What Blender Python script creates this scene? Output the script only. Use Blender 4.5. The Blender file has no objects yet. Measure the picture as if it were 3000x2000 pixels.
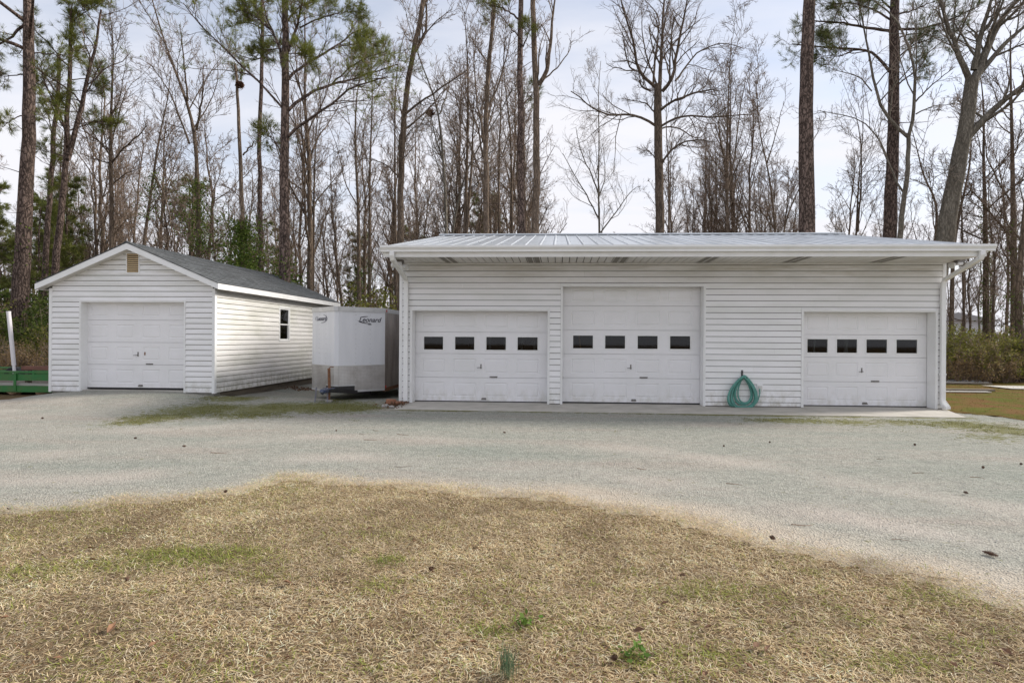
import bpy, math, random
import numpy as np
from mathutils import Matrix, Vector
R_ = math.radians
random.seed(7)
rng = np.random.default_rng(11)
S = bpy.context.scene
COL = S.collection

# ---------------------------------------------------------------- camera, sky, sun, exposure
F_, CX, CY, TH = 1650.0, 1550.0, 992.4, 0.0063      # focal length, principal point, roll in a 3000 x 2000 frame
YAW, CAMH = math.atan(85 / 1650), 1.47
cd = bpy.data.cameras.new('camera'); cam = bpy.data.objects.new('camera', cd); COL.objects.link(cam)
cd.sensor_fit = 'HORIZONTAL'; cd.sensor_width = 36; cd.lens = F_ / 3000 * 36
cd.shift_x = -(CX - 1500) / 3000; cd.shift_y = -(1000 - CY) / 3000
cd.clip_start = 0.05; cd.clip_end = 2000
cam.matrix_world = Matrix.Translation((0, 0, CAMH)) @ Matrix.Rotation(YAW, 4, 'Z') @ Matrix.Rotation(math.pi/2, 4, 'X') @ Matrix.Rotation(TH, 4, 'Z')
S.camera = cam

SUN_TO = Vector((4.54, 1.6, 3.25)).normalized()      # read off the gable shadow on the small garage's side wall
sun_el = math.asin(SUN_TO.z); sun_az = math.atan2(SUN_TO.x, SUN_TO.y)
sl = bpy.data.lights.new('sun', 'SUN'); sl.energy = 2.2; sl.angle = R_(12); sl.color = (1.0, 0.94, 0.85)
so = bpy.data.objects.new('sun', sl); COL.objects.link(so)
so.rotation_euler = (-SUN_TO).to_track_quat('-Z', 'Y').to_euler(); so.location = (30, 10, 30)

W = bpy.data.worlds.new('World'); S.world = W; W.use_nodes = True
nt = W.node_tree; nt.nodes.clear()
def wn(t, **k):
    n = nt.nodes.new(t)
    for a, b in k.items(): setattr(n, a, b)
    return n
wl = lambda a, b: nt.links.new(a, b)
sky = wn('ShaderNodeTexSky', sky_type='NISHITA'); sky.sun_disc = False
sky.sun_elevation = sun_el; sky.sun_rotation = sun_az; sky.air_density = 1.0; sky.dust_density = 1.2; sky.ozone_density = 1.0
bg_sky = wn('ShaderNodeBackground'); bg_sky.inputs['Strength'].default_value = 0.085; wl(sky.outputs[0], bg_sky.inputs['Color'])
tc = wn('ShaderNodeTexCoord'); sep = wn('ShaderNodeSeparateXYZ'); wl(tc.outputs['Generated'], sep.inputs[0])
def wm(op, a, b=None):
    n = wn('ShaderNodeMath', operation=op)
    for i, v in enumerate((a, b)):
        if v is None: continue
        if isinstance(v, (int, float)): n.inputs[i].default_value = v
        else: wl(v, n.inputs[i])
    return n.outputs[0]
zc = wm('ADD', wm('MAXIMUM', sep.outputs['Z'], 0.0), 0.16)
cmb = wn('ShaderNodeCombineXYZ'); wl(wm('DIVIDE', sep.outputs['X'], zc), cmb.inputs[0]); wl(wm('DIVIDE', sep.outputs['Y'], zc), cmb.inputs[1])
mp = wn('ShaderNodeMapping'); wl(cmb.outputs[0], mp.inputs[0]); mp.inputs['Rotation'].default_value = (0, 0, R_(25)); mp.inputs['Scale'].default_value = (0.55, 1.25, 1)
n1 = wn('ShaderNodeTexNoise'); wl(mp.outputs[0], n1.inputs['Vector']); n1.inputs['Scale'].default_value = 1.15; n1.inputs['Detail'].default_value = 7; n1.inputs['Roughness'].default_value = 0.56
ramp = wn('ShaderNodeValToRGB'); wl(n1.outputs[0], ramp.inputs[0]); ramp.color_ramp.elements[0].position = 0.36; ramp.color_ramp.elements[1].position = 0.62
hz = wm('POWER', wm('SUBTRACT', 1.0, wm('MAXIMUM', sep.outputs['Z'], 0.0)), 4.0)      # cloud sheet closes towards the horizon
cov = wm('MINIMUM', wm('ADD', wm('ADD', wm('MULTIPLY', ramp.outputs[0], 0.55), 0.40), wm('MULTIPLY', hz, 0.45)), 1.0)
bg_c = wn('ShaderNodeBackground'); bg_c.inputs['Color'].default_value = (0.885, 0.885, 0.94, 1); bg_c.inputs['Strength'].default_value = 0.49
mx = wn('ShaderNodeMixShader'); wl(cov, mx.inputs[0]); wl(bg_sky.outputs[0], mx.inputs[1]); wl(bg_c.outputs[0], mx.inputs[2])
wo = wn('ShaderNodeOutputWorld'); wl(mx.outputs[0], wo.inputs['Surface'])

S.view_settings.view_transform = 'Standard'; S.view_settings.look = 'None'; S.view_settings.gamma = 1
S.view_settings.use_curve_mapping = False
S.view_settings.exposure = 1.14
S.cycles.max_bounces = 6; S.cycles.diffuse_bounces = 4; S.cycles.glossy_bounces = 3; S.cycles.transparent_max_bounces = 12

# ---------------------------------------------------------------- pixel -> place (a distance always comes from a plane something stands on)
def ray(x, y):
    dx = x - CX; dy = CY - y
    a = dx * math.cos(TH) - dy * math.sin(TH); b = dx * math.sin(TH) + dy * math.cos(TH)
    u, v = a / F_, b / F_
    return u * math.cos(YAW) - math.sin(YAW), math.cos(YAW) + u * math.sin(YAW), v
def PY(x, y, Y):
    r = ray(x, y); t = Y / r[1]; return Vector((r[0] * t, Y, CAMH + r[2] * t))
def PX(x, y, X):
    r = ray(x, y); t = X / r[0]; return Vector((X, r[1] * t, CAMH + r[2] * t))
def PZ(x, y, Z=0.0):
    r = ray(x, y); t = (Z - CAMH) / r[2]; return Vector((r[0] * t, r[1] * t, Z))
def dep(x, Y):                                      # metres per 3000-frame pixel at plane Y
    r = ray(x, CY); return (Y / r[1]) / F_
def sst(a, b, x):
    t = np.clip((np.asarray(x, float) - a) / (b - a), 0, 1); return t * t * (3 - 2 * t)
def gz(X, Y):                                       # lie of the land
    X = np.asarray(X, float); Y = np.asarray(Y, float)
    m = 0.165 * sst(10.4, 12.95, Y) * np.exp(-((X + 10.3) / 2.1) ** 4) * (1 - sst(13.3, 13.8, Y))
    d = -0.13 * sst(12.6, 16.0, Y) * sst(-8.9, -7.6, X) * (1 - sst(-4.2, -3.4, X))
    l = 0.05 * sst(-12.0, -13.5, X) * 0
    far = -0.25 * sst(24, 40, Y)
    und = 0.012 * np.sin(X * 1.3 + 0.6) * np.sin(Y * 1.1 + 1.0) * (1 - sst(9.5, 11.0, Y))
    return m + d + l + far + und
def gzf(x, y): return float(gz(x, y))

# ---------------------------------------------------------------- materials
MATS = {}
def mat(name, col, rough=0.6, col2=None, nscale=4.0, bump=0.0, bscale=40.0, metal=0.0, spec=0.5, stretch=(1, 1, 1), rnd=0.0, lo=0.35, hi=0.7, trans=0.0):
    m = bpy.data.materials.new(name); m.use_nodes = True; MATS[name] = m
    t = m.node_tree; b = t.nodes['Principled BSDF']
    b.inputs['Roughness'].default_value = rough; b.inputs['Metallic'].default_value = metal; b.inputs['Specular IOR Level'].default_value = spec
    b.inputs['Base Color'].default_value = (*col, 1)
    c = t.nodes.new('ShaderNodeTexCoord'); mpn = t.nodes.new('ShaderNodeMapping'); mpn.inputs['Scale'].default_value = stretch
    t.links.new(c.outputs['Object'], mpn.inputs[0])
    out = None
    if col2:
        n = t.nodes.new('ShaderNodeTexNoise'); n.inputs['Scale'].default_value = nscale; n.inputs['Detail'].default_value = 6; n.inputs['Roughness'].default_value = 0.62
        t.links.new(mpn.outputs[0], n.inputs['Vector'])
        r = t.nodes.new('ShaderNodeValToRGB'); r.color_ramp.elements[0].position = lo; r.color_ramp.elements[1].position = hi
        r.color_ramp.elements[0].color = (*col, 1); r.color_ramp.elements[1].color = (*col2, 1)
        t.links.new(n.outputs[0], r.inputs[0]); out = r.outputs[0]
    if rnd:
        oi = t.nodes.new('ShaderNodeObjectInfo'); hsv = t.nodes.new('ShaderNodeHueSaturation')
        mr = t.nodes.new('ShaderNodeMapRange'); mr.inputs[3].default_value = 1 - rnd; mr.inputs[4].default_value = 1 + rnd
        t.links.new(oi.outputs['Random'], mr.inputs[0]); t.links.new(mr.outputs[0], hsv.inputs['Value'])
        if out: t.links.new(out, hsv.inputs['Color'])
        else: hsv.inputs['Color'].default_value = (*col, 1)
        out = hsv.outputs[0]
    if out: t.links.new(out, b.inputs['Base Color'])
    if bump:
        n = t.nodes.new('ShaderNodeTexNoise'); n.inputs['Scale'].default_value = bscale; n.inputs['Detail'].default_value = 5
        t.links.new(mpn.outputs[0], n.inputs['Vector'])
        bp = t.nodes.new('ShaderNodeBump'); bp.inputs['Strength'].default_value = bump; bp.inputs['Distance'].default_value = 0.02
        t.links.new(n.outputs[0], bp.inputs['Height']); t.links.new(bp.outputs[0], b.inputs['Normal'])
    if trans:
        b.inputs['Subsurface Weight'].default_value = 0
    return m
def attr_mat(name, rough=0.75, attr='Col', translucent=0.0):
    m = bpy.data.materials.new(name); m.use_nodes = True; t = m.node_tree; b = t.nodes['Principled BSDF']
    a = t.nodes.new('ShaderNodeAttribute'); a.attribute_name = attr
    t.links.new(a.outputs['Color'], b.inputs['Base Color']); b.inputs['Roughness'].default_value = rough; b.inputs['Specular IOR Level'].default_value = 0.10
    if translucent:
        tr = t.nodes.new('ShaderNodeBsdfTranslucent'); t.links.new(a.outputs['Color'], tr.inputs[0])
        ms = t.nodes.new('ShaderNodeMixShader'); ms.inputs[0].default_value = translucent
        o = t.nodes['Material Output']; t.links.new(b.outputs[0], ms.inputs[1]); t.links.new(tr.outputs[0], ms.inputs[2]); t.links.new(ms.outputs[0], o.inputs['Surface'])
    MATS[name] = m; return m

mat('vinyl', (0.86, 0.85, 0.855), 0.42, (0.72, 0.725, 0.69), 1.6, 0.05, 220, stretch=(0.5, 0.5, 2.2), rnd=0.025, lo=0.42, hi=0.8)
mat('vinyl_old', (0.80, 0.785, 0.76), 0.48, (0.57, 0.57, 0.50), 1.3, 0.05, 200, stretch=(0.6, 0.6, 1.6), rnd=0.03, lo=0.44, hi=0.78)
mat('trim', (0.85, 0.85, 0.845), 0.4, (0.74, 0.74, 0.715), 2.5, lo=0.45, hi=0.85)
mat('soffit', (0.70, 0.68, 0.66), 0.5, (0.56, 0.54, 0.50), 2.0, rnd=0.03)
mat('soffit_perf', (0.26, 0.245, 0.22), 0.7, (0.20, 0.19, 0.17), 60)
mat('door_paint', (0.84, 0.83, 0.845), 0.36, (0.75, 0.75, 0.745), 1.1, 0.04, 300, lo=0.4, hi=0.8)
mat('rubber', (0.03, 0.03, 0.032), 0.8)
mat('metal_dark', (0.16, 0.155, 0.15), 0.45, (0.28, 0.26, 0.24), 30, metal=0.7)
mat('black_iron', (0.025, 0.023, 0.024), 0.55)
mat('galv', (0.60, 0.63, 0.66), 0.36, (0.50, 0.535, 0.565), 1.6, metal=0.55, rnd=0.06)
mat('shingle', (0.075, 0.083, 0.087), 0.9, (0.135, 0.145, 0.15), 22, 0.5, 260, rnd=0.22)
mat('concrete', (0.50, 0.47, 0.42), 0.85, (0.36, 0.34, 0.30), 2.2, 0.12, 90)
mat('block', (0.30, 0.29, 0.26), 0.9, (0.20, 0.19, 0.16), 7, 0.3, 60)
mat('old_timber', (0.20, 0.165, 0.125), 0.85, (0.10, 0.085, 0.065), 5, 0.3, 40, stretch=(1, .3, 3))
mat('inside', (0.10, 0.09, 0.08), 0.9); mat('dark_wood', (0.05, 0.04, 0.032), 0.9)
mat('beige_vent', (0.56, 0.42, 0.24), 0.6, (0.46, 0.34, 0.19), 8)
mat('trailer_skin', (0.74, 0.745, 0.775), 0.24, (0.63, 0.64, 0.67), 0.9, stretch=(2.5, 2.5, 0.4), spec=0.55)
mat('trailer_side_shaded', (0.40, 0.355, 0.32), 0.4, (0.15, 0.115, 0.095), 1.1, stretch=(1.5, 1.5, 0.55), lo=0.38, hi=0.66)  # brown side skin, colour darkened to carry the shade on that side
mat('alu_trim', (0.62, 0.62, 0.62), 0.42, (0.5, 0.5, 0.5), 5, metal=0.5)
mat('rust', (0.26, 0.115, 0.05), 0.8, (0.13, 0.065, 0.04), 18, 0.3, 60)
mat('blue_paint', (0.04, 0.06, 0.13), 0.5, (0.09, 0.10, 0.13), 14)
mat('chain', (0.30, 0.30, 0.36), 0.4, metal=0.8)
mat('red_lens', (0.45, 0.03, 0.015), 0.3)
mat('decal', (0.03, 0.03, 0.045), 0.5)
mat('decal_faded', (0.12, 0.12, 0.15), 0.6)
mat('green_paint', (0.018, 0.17, 0.035), 0.5, (0.06, 0.15, 0.035), 5, 0.1, 40)
mat('red_board', (0.24, 0.105, 0.075), 0.8, (0.15, 0.075, 0.055), 6, 0.2, 40, stretch=(.4, 2, 4))
mat('pale_board', (0.48, 0.46, 0.42), 0.8, (0.32, 0.30, 0.27), 5, 0.2, 40, stretch=(.3, 2, 4))
mat('pvc', (0.78, 0.75, 0.78), 0.35, (0.7, 0.68, 0.68), 5)
mat('brick', (0.36, 0.17, 0.10), 0.9, (0.25, 0.115, 0.07), 9, 0.4, 60)
mat('rock', (0.42, 0.40, 0.38), 0.9, (0.30, 0.28, 0.26), 7, 0.5, 30)
mat('hose', (0.085, 0.27, 0.225), 0.38, (0.13, 0.36, 0.30), 6, spec=0.5)
mat('bulb', (0.62, 0.62, 0.60), 0.12, spec=0.6)
def bark_mat(name, c0, c1, crack, vs, st, rnd):
    m = mat(name, c0, 0.95, c1, 3.0, stretch=(1.3, 1.3, .5), rnd=rnd, lo=.35, hi=.68, spec=.12); t = m.node_tree; b = t.nodes['Principled BSDF']; L = t.links.new
    src = b.inputs['Base Color'].links[0].from_socket; c = t.nodes.new('ShaderNodeTexCoord'); mpn = t.nodes.new('ShaderNodeMapping'); mpn.inputs['Scale'].default_value = st; L(c.outputs['Object'], mpn.inputs[0])
    nz_ = t.nodes.new('ShaderNodeTexNoise'); nz_.inputs['Scale'].default_value = 6; L(mpn.outputs[0], nz_.inputs['Vector']); mxv = t.nodes.new('ShaderNodeMix'); mxv.data_type = 'VECTOR'; mxv.inputs[0].default_value = .25; L(mpn.outputs[0], mxv.inputs[4]); L(nz_.outputs['Color'], mxv.inputs[5])
    v = t.nodes.new('ShaderNodeTexVoronoi'); v.feature = 'DISTANCE_TO_EDGE'; v.inputs['Scale'].default_value = vs; L(mxv.outputs[1], v.inputs['Vector'])
    r = t.nodes.new('ShaderNodeValToRGB'); r.color_ramp.elements[0].position = .03; r.color_ramp.elements[1].position = .22; r.color_ramp.elements[0].color = (crack, crack, crack, 1); r.color_ramp.elements[1].color = (1.1, 1.1, 1.1, 1); L(v.outputs['Distance'], r.inputs[0])
    x = t.nodes.new('ShaderNodeMix'); x.data_type = 'RGBA'; x.blend_type = 'MULTIPLY'; x.inputs[0].default_value = 1; L(src, x.inputs[6]); L(r.outputs[0], x.inputs[7]); L(x.outputs[2], b.inputs['Base Color'])
    bp = t.nodes.new('ShaderNodeBump'); bp.inputs['Strength'].default_value = 1; bp.inputs['Distance'].default_value = .05; L(v.outputs['Distance'], bp.inputs['Height']); L(bp.outputs[0], b.inputs['Normal'])
bark_mat('pine_bark', (0.21, 0.155, 0.13), (0.115, 0.085, 0.072), .28, 9.0, (1.5, 1.5, .55), .15)
bark_mat('bark', (0.235, 0.18, 0.135), (0.13, 0.098, 0.074), .5, 13.0, (1.6, 1.6, .3), .2)
bark_mat('bark_pale', (0.25, 0.225, 0.185), (0.14, 0.122, 0.098), .6, 12.0, (1.5, 1.5, .35), .12)
mat('twig', (0.23, 0.17, 0.13), 0.9, rnd=0.2)
mat('twig_grey', (0.29, 0.235, 0.19), 0.9, rnd=0.2)  # grey twigs, colour lightened to mimic haze on distant stems
attr_mat('leafy', 0.55, translucent=0.25)
attr_mat('grass_blade', 0.75, translucent=0.2)
attr_mat('stone_attr', 0.9)
mat('pinecone', (0.14, 0.075, 0.045), 0.85, (0.07, 0.04, 0.027), 60)
mat('dry_leaf', (0.22, 0.115, 0.06), 0.8, (0.13, 0.07, 0.04), 30, rnd=0.3)
mat('nest', (0.20, 0.095, 0.055), 0.9, rnd=0.2)
mat('house_far', (0.62, 0.63, 0.66), 0.7); mat('roof_far', (0.36, 0.36, 0.37), 0.8)
mat('alu', (0.55, 0.56, 0.58), 0.35, metal=0.7)
mat('orange_wood', (0.55, 0.26, 0.08), 0.6); mat('yellow', (0.45, 0.28, 0.06), 0.6); mat('card', (0.30, 0.2, 0.12), 0.8); mat('white_item', (0.75, 0.75, 0.78), 0.4)

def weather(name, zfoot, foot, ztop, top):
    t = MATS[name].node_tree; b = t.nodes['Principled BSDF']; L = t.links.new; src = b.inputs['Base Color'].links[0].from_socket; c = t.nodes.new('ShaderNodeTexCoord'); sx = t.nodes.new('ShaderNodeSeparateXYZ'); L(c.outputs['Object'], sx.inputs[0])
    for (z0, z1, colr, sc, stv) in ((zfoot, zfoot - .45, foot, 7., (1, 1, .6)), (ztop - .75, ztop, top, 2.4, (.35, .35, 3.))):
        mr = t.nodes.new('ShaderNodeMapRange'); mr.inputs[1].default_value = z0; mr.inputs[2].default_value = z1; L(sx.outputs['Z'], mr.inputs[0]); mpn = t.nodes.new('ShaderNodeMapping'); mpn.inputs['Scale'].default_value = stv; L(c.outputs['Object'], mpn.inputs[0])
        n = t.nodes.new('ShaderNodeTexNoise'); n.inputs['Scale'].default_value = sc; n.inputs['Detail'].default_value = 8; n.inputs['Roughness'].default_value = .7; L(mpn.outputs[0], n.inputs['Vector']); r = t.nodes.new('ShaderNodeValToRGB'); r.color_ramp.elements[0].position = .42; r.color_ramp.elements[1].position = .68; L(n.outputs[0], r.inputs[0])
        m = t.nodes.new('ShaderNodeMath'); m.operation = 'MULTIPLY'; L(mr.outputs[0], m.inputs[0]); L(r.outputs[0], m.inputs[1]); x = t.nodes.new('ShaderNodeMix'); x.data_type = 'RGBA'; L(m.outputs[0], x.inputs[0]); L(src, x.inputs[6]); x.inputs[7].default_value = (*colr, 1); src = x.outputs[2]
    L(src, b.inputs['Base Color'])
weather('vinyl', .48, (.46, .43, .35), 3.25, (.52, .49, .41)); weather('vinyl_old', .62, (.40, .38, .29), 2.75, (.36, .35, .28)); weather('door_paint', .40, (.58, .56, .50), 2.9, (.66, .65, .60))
def glass_mat():
    m = bpy.data.materials.new('pane_glass'); m.use_nodes = True; t = m.node_tree; t.nodes.clear()
    g = t.nodes.new('ShaderNodeBsdfGlossy'); g.inputs['Roughness'].default_value = 0.03; g.inputs['Color'].default_value = (0.9, 0.9, 0.92, 1)
    tr = t.nodes.new('ShaderNodeBsdfTransparent'); tr.inputs[0].default_value = (0.52, 0.54, 0.53, 1)
    fr = t.nodes.new('ShaderNodeFresnel'); fr.inputs[0].default_value = 1.42
    ms = t.nodes.new('ShaderNodeMixShader'); o = t.nodes.new('ShaderNodeOutputMaterial')
    t.links.new(fr.outputs[0], ms.inputs[0]); t.links.new(tr.outputs[0], ms.inputs[1]); t.links.new(g.outputs[0], ms.inputs[2]); t.links.new(ms.outputs[0], o.inputs[0])
    MATS['glass'] = m
glass_mat()
def diamond_plate():
    m = mat('diamond_plate', (0.60, 0.585, 0.57), 0.33, (0.40, 0.37, 0.345), 2.4, metal=0.6)
    t = m.node_tree; b = t.nodes['Principled BSDF']; c = t.nodes.new('ShaderNodeTexCoord'); L = t.links.new
    src = b.inputs['Base Color'].links[0].from_socket; sx = t.nodes.new('ShaderNodeSeparateXYZ'); L(c.outputs['Object'], sx.inputs[0])
    def mth(op, a, bb):
        n = t.nodes.new('ShaderNodeMath'); n.operation = op
        for i_, v_ in enumerate((a, bb)):
            if isinstance(v_, float): n.inputs[i_].default_value = v_
            else: L(v_, n.inputs[i_])
        return n.outputs[0]
    u_, v_ = mth('MULTIPLY', sx.outputs['X'], 118.), mth('MULTIPLY', sx.outputs['Z'], 92.)
    sn_ = lambda q: mth('SINE', q, 0.)
    lug = mth('MULTIPLY', sn_(mth('ADD', u_, v_)), sn_(mth('SUBTRACT', u_, v_)))
    r = t.nodes.new('ShaderNodeValToRGB'); r.color_ramp.elements[0].position = .0; r.color_ramp.elements[1].position = .6; r.color_ramp.elements[0].color = (.90, .90, .90, 1); r.color_ramp.elements[1].color = (1.10, 1.10, 1.10, 1); L(lug, r.inputs[0])
    x = t.nodes.new('ShaderNodeMix'); x.data_type = 'RGBA'; x.blend_type = 'MULTIPLY'; x.inputs[0].default_value = 1; L(src, x.inputs[6]); L(r.outputs[0], x.inputs[7]); L(x.outputs[2], b.inputs['Base Color'])
    bp = t.nodes.new('ShaderNodeBump'); bp.inputs['Strength'].default_value = .35; bp.inputs['Distance'].default_value = .004; L(lug, bp.inputs['Height']); L(bp.outputs[0], b.inputs['Normal'])
diamond_plate()
def gravel_mat():
    m = bpy.data.materials.new('gravel'); m.use_nodes = True; MATS['gravel'] = m
    t = m.node_tree; b = t.nodes['Principled BSDF']; b.inputs['Roughness'].default_value = 0.92; b.inputs['Specular IOR Level'].default_value = 0.25
    c = t.nodes.new('ShaderNodeTexCoord'); L = t.links.new
    def noise(s, d=6, r=0.6):
        n = t.nodes.new('ShaderNodeTexNoise'); n.inputs['Scale'].default_value = s; n.inputs['Detail'].default_value = d; n.inputs['Roughness'].default_value = r; L(c.outputs['Object'], n.inputs['Vector']); return n.outputs[0]
    def rp(src, stops):
        r = t.nodes.new('ShaderNodeValToRGB'); e = r.color_ramp.elements
        while len(e) < len(stops): e.new(0.5)
        for i, (p, col) in enumerate(stops): e[i].position = p; e[i].color = (*col, 1)
        L(src, r.inputs[0]); return r.outputs[0]
    def mixc(f, a, bb, mode='MIX'):
        x = t.nodes.new('ShaderNodeMix'); x.data_type = 'RGBA'; x.blend_type = mode
        if isinstance(f, float): x.inputs[0].default_value = f
        else: L(f, x.inputs[0])
        L(a, x.inputs[6]); L(bb, x.inputs[7]); return x.outputs[2]
    mp2 = t.nodes.new('ShaderNodeMapping'); mp2.inputs['Scale'].default_value = (0.35, 1.3, 1); L(c.outputs['Object'], mp2.inputs[0])
    nb = t.nodes.new('ShaderNodeTexNoise'); nb.inputs['Scale'].default_value = 0.9; nb.inputs['Detail'].default_value = 7; nb.inputs['Roughness'].default_value = 0.6; L(mp2.outputs[0], nb.inputs['Vector'])
    base = rp(nb.outputs[0], [(0.33, (0.335, 0.352, 0.305)), (0.52, (0.395, 0.39, 0.34)), (0.68, (0.415, 0.375, 0.325))])
    v = t.nodes.new('ShaderNodeTexVoronoi'); v.inputs['Scale'].default_value = 75; L(c.outputs['Object'], v.inputs['Vector'])
    st = rp(v.outputs['Color'], [(0.0, (0.55, 0.55, 0.54)), (0.5, (0.92, 0.92, 0.91)), (1.0, (1.28, 1.27, 1.25))])
    colr = mixc(0.85, base, st, 'MULTIPLY')
    sp = rp(noise(150, 3, 0.8), [(0.42, (0.55, 0.55, 0.55)), (0.58, (1.1, 1.1, 1.1))]); colr = mixc(0.72, colr, sp, 'MULTIPLY')
    pt = rp(noise(7, 8, 0.7), [(0.36, (0.68, 0.68, 0.68)), (0.56, (1.03, 1.03, 1.03))]); colr = mixc(0.6, colr, pt, 'MULTIPLY')
    a = t.nodes.new('ShaderNodeAttribute'); a.attribute_name = 'mask'
    s = t.nodes.new('ShaderNodeSeparateColor'); L(a.outputs['Color'], s.inputs[0])
    sand = rp(noise(3.0), [(0.3, (0.42, 0.36, 0.29)), (0.7, (0.50, 0.445, 0.365))]); sand = mixc(0.5, sand, st, 'MULTIPLY')
    packed = rp(noise(2.2), [(0.3, (0.43, 0.375, 0.325)), (0.7, (0.50, 0.45, 0.40))]); packed = mixc(0.55, packed, st, 'MULTIPLY'); colr = mixc(s.outputs[2], colr, packed)
    colr = mixc(s.outputs[0], colr, sand)
    moss = rp(noise(45, 5, 0.75), [(0.30, (0.055, 0.06, 0.018)), (0.5, (0.15, 0.15, 0.035)), (0.7, (0.21, 0.185, 0.09))])
    mm = t.nodes.new('ShaderNodeMath'); mm.operation = 'MULTIPLY_ADD'; L(noise(9, 8, 0.75), mm.inputs[0]); mm.inputs[1].default_value = 3.4; mm.inputs[2].default_value = -1.65
    ad = t.nodes.new('ShaderNodeMath'); ad.operation = 'ADD'; L(mm.outputs[0], ad.inputs[0]); L(s.outputs[1], ad.inputs[1])
    mg = rp(ad.outputs[0], [(0.42, (0, 0, 0)), (0.66, (0.9, 0.9, 0.9))])
    colr = mixc(mg, colr, moss)
    L(colr, b.inputs['Base Color'])
    bp = t.nodes.new('ShaderNodeBump'); bp.inputs['Strength'].default_value = 0.9; bp.inputs['Distance'].default_value = 0.012; L(v.outputs['Distance'], bp.inputs['Height'])
    bp2 = t.nodes.new('ShaderNodeBump'); bp2.inputs['Strength'].default_value = 0.5; bp2.inputs['Distance'].default_value = 0.03; L(noise(14, 6), bp2.inputs['Height']); L(bp.outputs[0], bp2.inputs['Normal'])
    L(bp2.outputs[0], b.inputs['Normal'])
gravel_mat()
mat('thatch', (0.25, 0.185, 0.11), 0.95, (0.09, 0.062, 0.036), 45, 1.0, 90, spec=.05, lo=.4, hi=.6)
mat('side_turf', (0.15, 0.085, 0.032), 0.95, (0.095, 0.105, 0.016), 1.3, 1.0, 40, lo=.42, hi=.60, spec=.05)
mat('litter', (0.17, 0.105, 0.06), 0.95, (0.085, 0.07, 0.035), 3, 0.9, 30, spec=.05)

# ---------------------------------------------------------------- mesh helpers
def link(o, parent=None, ploc=None):
    COL.objects.link(o)
    if parent is not None:
        o.parent = parent
        if ploc is not None: o.matrix_parent_inverse = Matrix.Translation(-Vector(ploc))
    return o
def tag(o, label, cat, group=None):
    o['label'] = label; o['category'] = cat
    if group: o['group'] = group
    return o
def empty(name, loc, label, cat, group=None, rz=0.0):
    e = bpy.data.objects.new(name, None); e.location = loc; e.rotation_euler = (0, 0, rz); e.empty_display_size = 0.2
    COL.objects.link(e); tag(e, label, cat, group); return e
class MB:
    def __init__(s): s.v = []; s.f = []
    def add(s, vs, fs):
        o = len(s.v); s.v += [tuple(p) for p in vs]; s.f += [tuple(i + o for i in f) for f in fs]; return s
    def box(s, x0, x1, y0, y1, z0, z1):
        return s.add([(x0,y0,z0),(x1,y0,z0),(x1,y1,z0),(x0,y1,z0),(x0,y0,z1),(x1,y0,z1),(x1,y1,z1),(x0,y1,z1)],
                     [(0,3,2,1),(4,5,6,7),(0,1,5,4),(1,2,6,5),(2,3,7,6),(3,0,4,7)])
    def loft(s, A, B, cap=True):                      # two matching outlines joined
        n = len(A); fs = [(i, (i+1) % n, n + (i+1) % n, n + i) for i in range(n)]
        if cap: fs += [tuple(range(n))[::-1], tuple(range(n, 2*n))]
        return s.add(list(A) + list(B), fs)
    def tube(s, pts, r, n=8, cap=True):
        pts = [Vector(p) for p in pts]; k = len(pts); rr = r if hasattr(r, '__len__') else [r] * k
        vs = []; ref = None
        for i, p in enumerate(pts):
            t = (pts[min(i+1, k-1)] - pts[max(i-1, 0)]).normalized()
            if ref is None:
                ref = Vector((0, 0, 1)) if abs(t.z) < 0.9 else Vector((1, 0, 0))
                u = t.cross(ref).normalized()
            else: u = (u - t * u.dot(t)).normalized()
            w = t.cross(u)
            for j in range(n):
                a = 2 * math.pi * j / n; vs.append(p + (u * math.cos(a) + w * math.sin(a)) * rr[i])
        fs = [(i*n + j, i*n + (j+1) % n, (i+1)*n + (j+1) % n, (i+1)*n + j) for i in range(k-1) for j in range(n)]
        if cap: fs += [tuple(range(n))[::-1], tuple(range((k-1)*n, k*n))]
        return s.add(vs, fs)
    def rect_tube(s, pts, wx, wy):                    # downspout: rectangular section, constant X-width, bends in YZ
        vs = []; k = len(pts); pts = [Vector(p) for p in pts]
        for i, p in enumerate(pts):
            t = (pts[min(i+1, k-1)] - pts[max(i-1, 0)]).normalized(); n = Vector((0, t.z, -t.y))
            if n.length < 1e-6: n = Vector((0, 1, 0))
            n.normalize(); X = n.cross(t).normalized()
            for a, b in ((-1,-1),(1,-1),(1,1),(-1,1)): vs.append(p + X * (a * wx / 2) + n * (b * wy / 2))
        fs = [(i*4+j, i*4+(j+1)%4, (i+1)*4+(j+1)%4, (i+1)*4+j) for i in range(k-1) for j in range(4)] + [(3,2,1,0), tuple(range((k-1)*4, k*4))]
        return s.add(vs, fs)
    def build(s, name, m, parent=None, ploc=None, smooth=False, bevel=0.0):
        me = bpy.data.meshes.new(name); me.from_pydata(s.v, [], s.f); me.update()
        if m: me.materials.append(MATS[m])
        if smooth: me.polygons.foreach_set('use_smooth', [True] * len(me.polygons))
        o = bpy.data.objects.new(name, me); link(o, parent, ploc)
        if bevel:
            b = o.modifiers.new('bevel', 'BEVEL'); b.width = bevel; b.segments = 2; b.limit_method = 'ANGLE'
        return o
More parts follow.
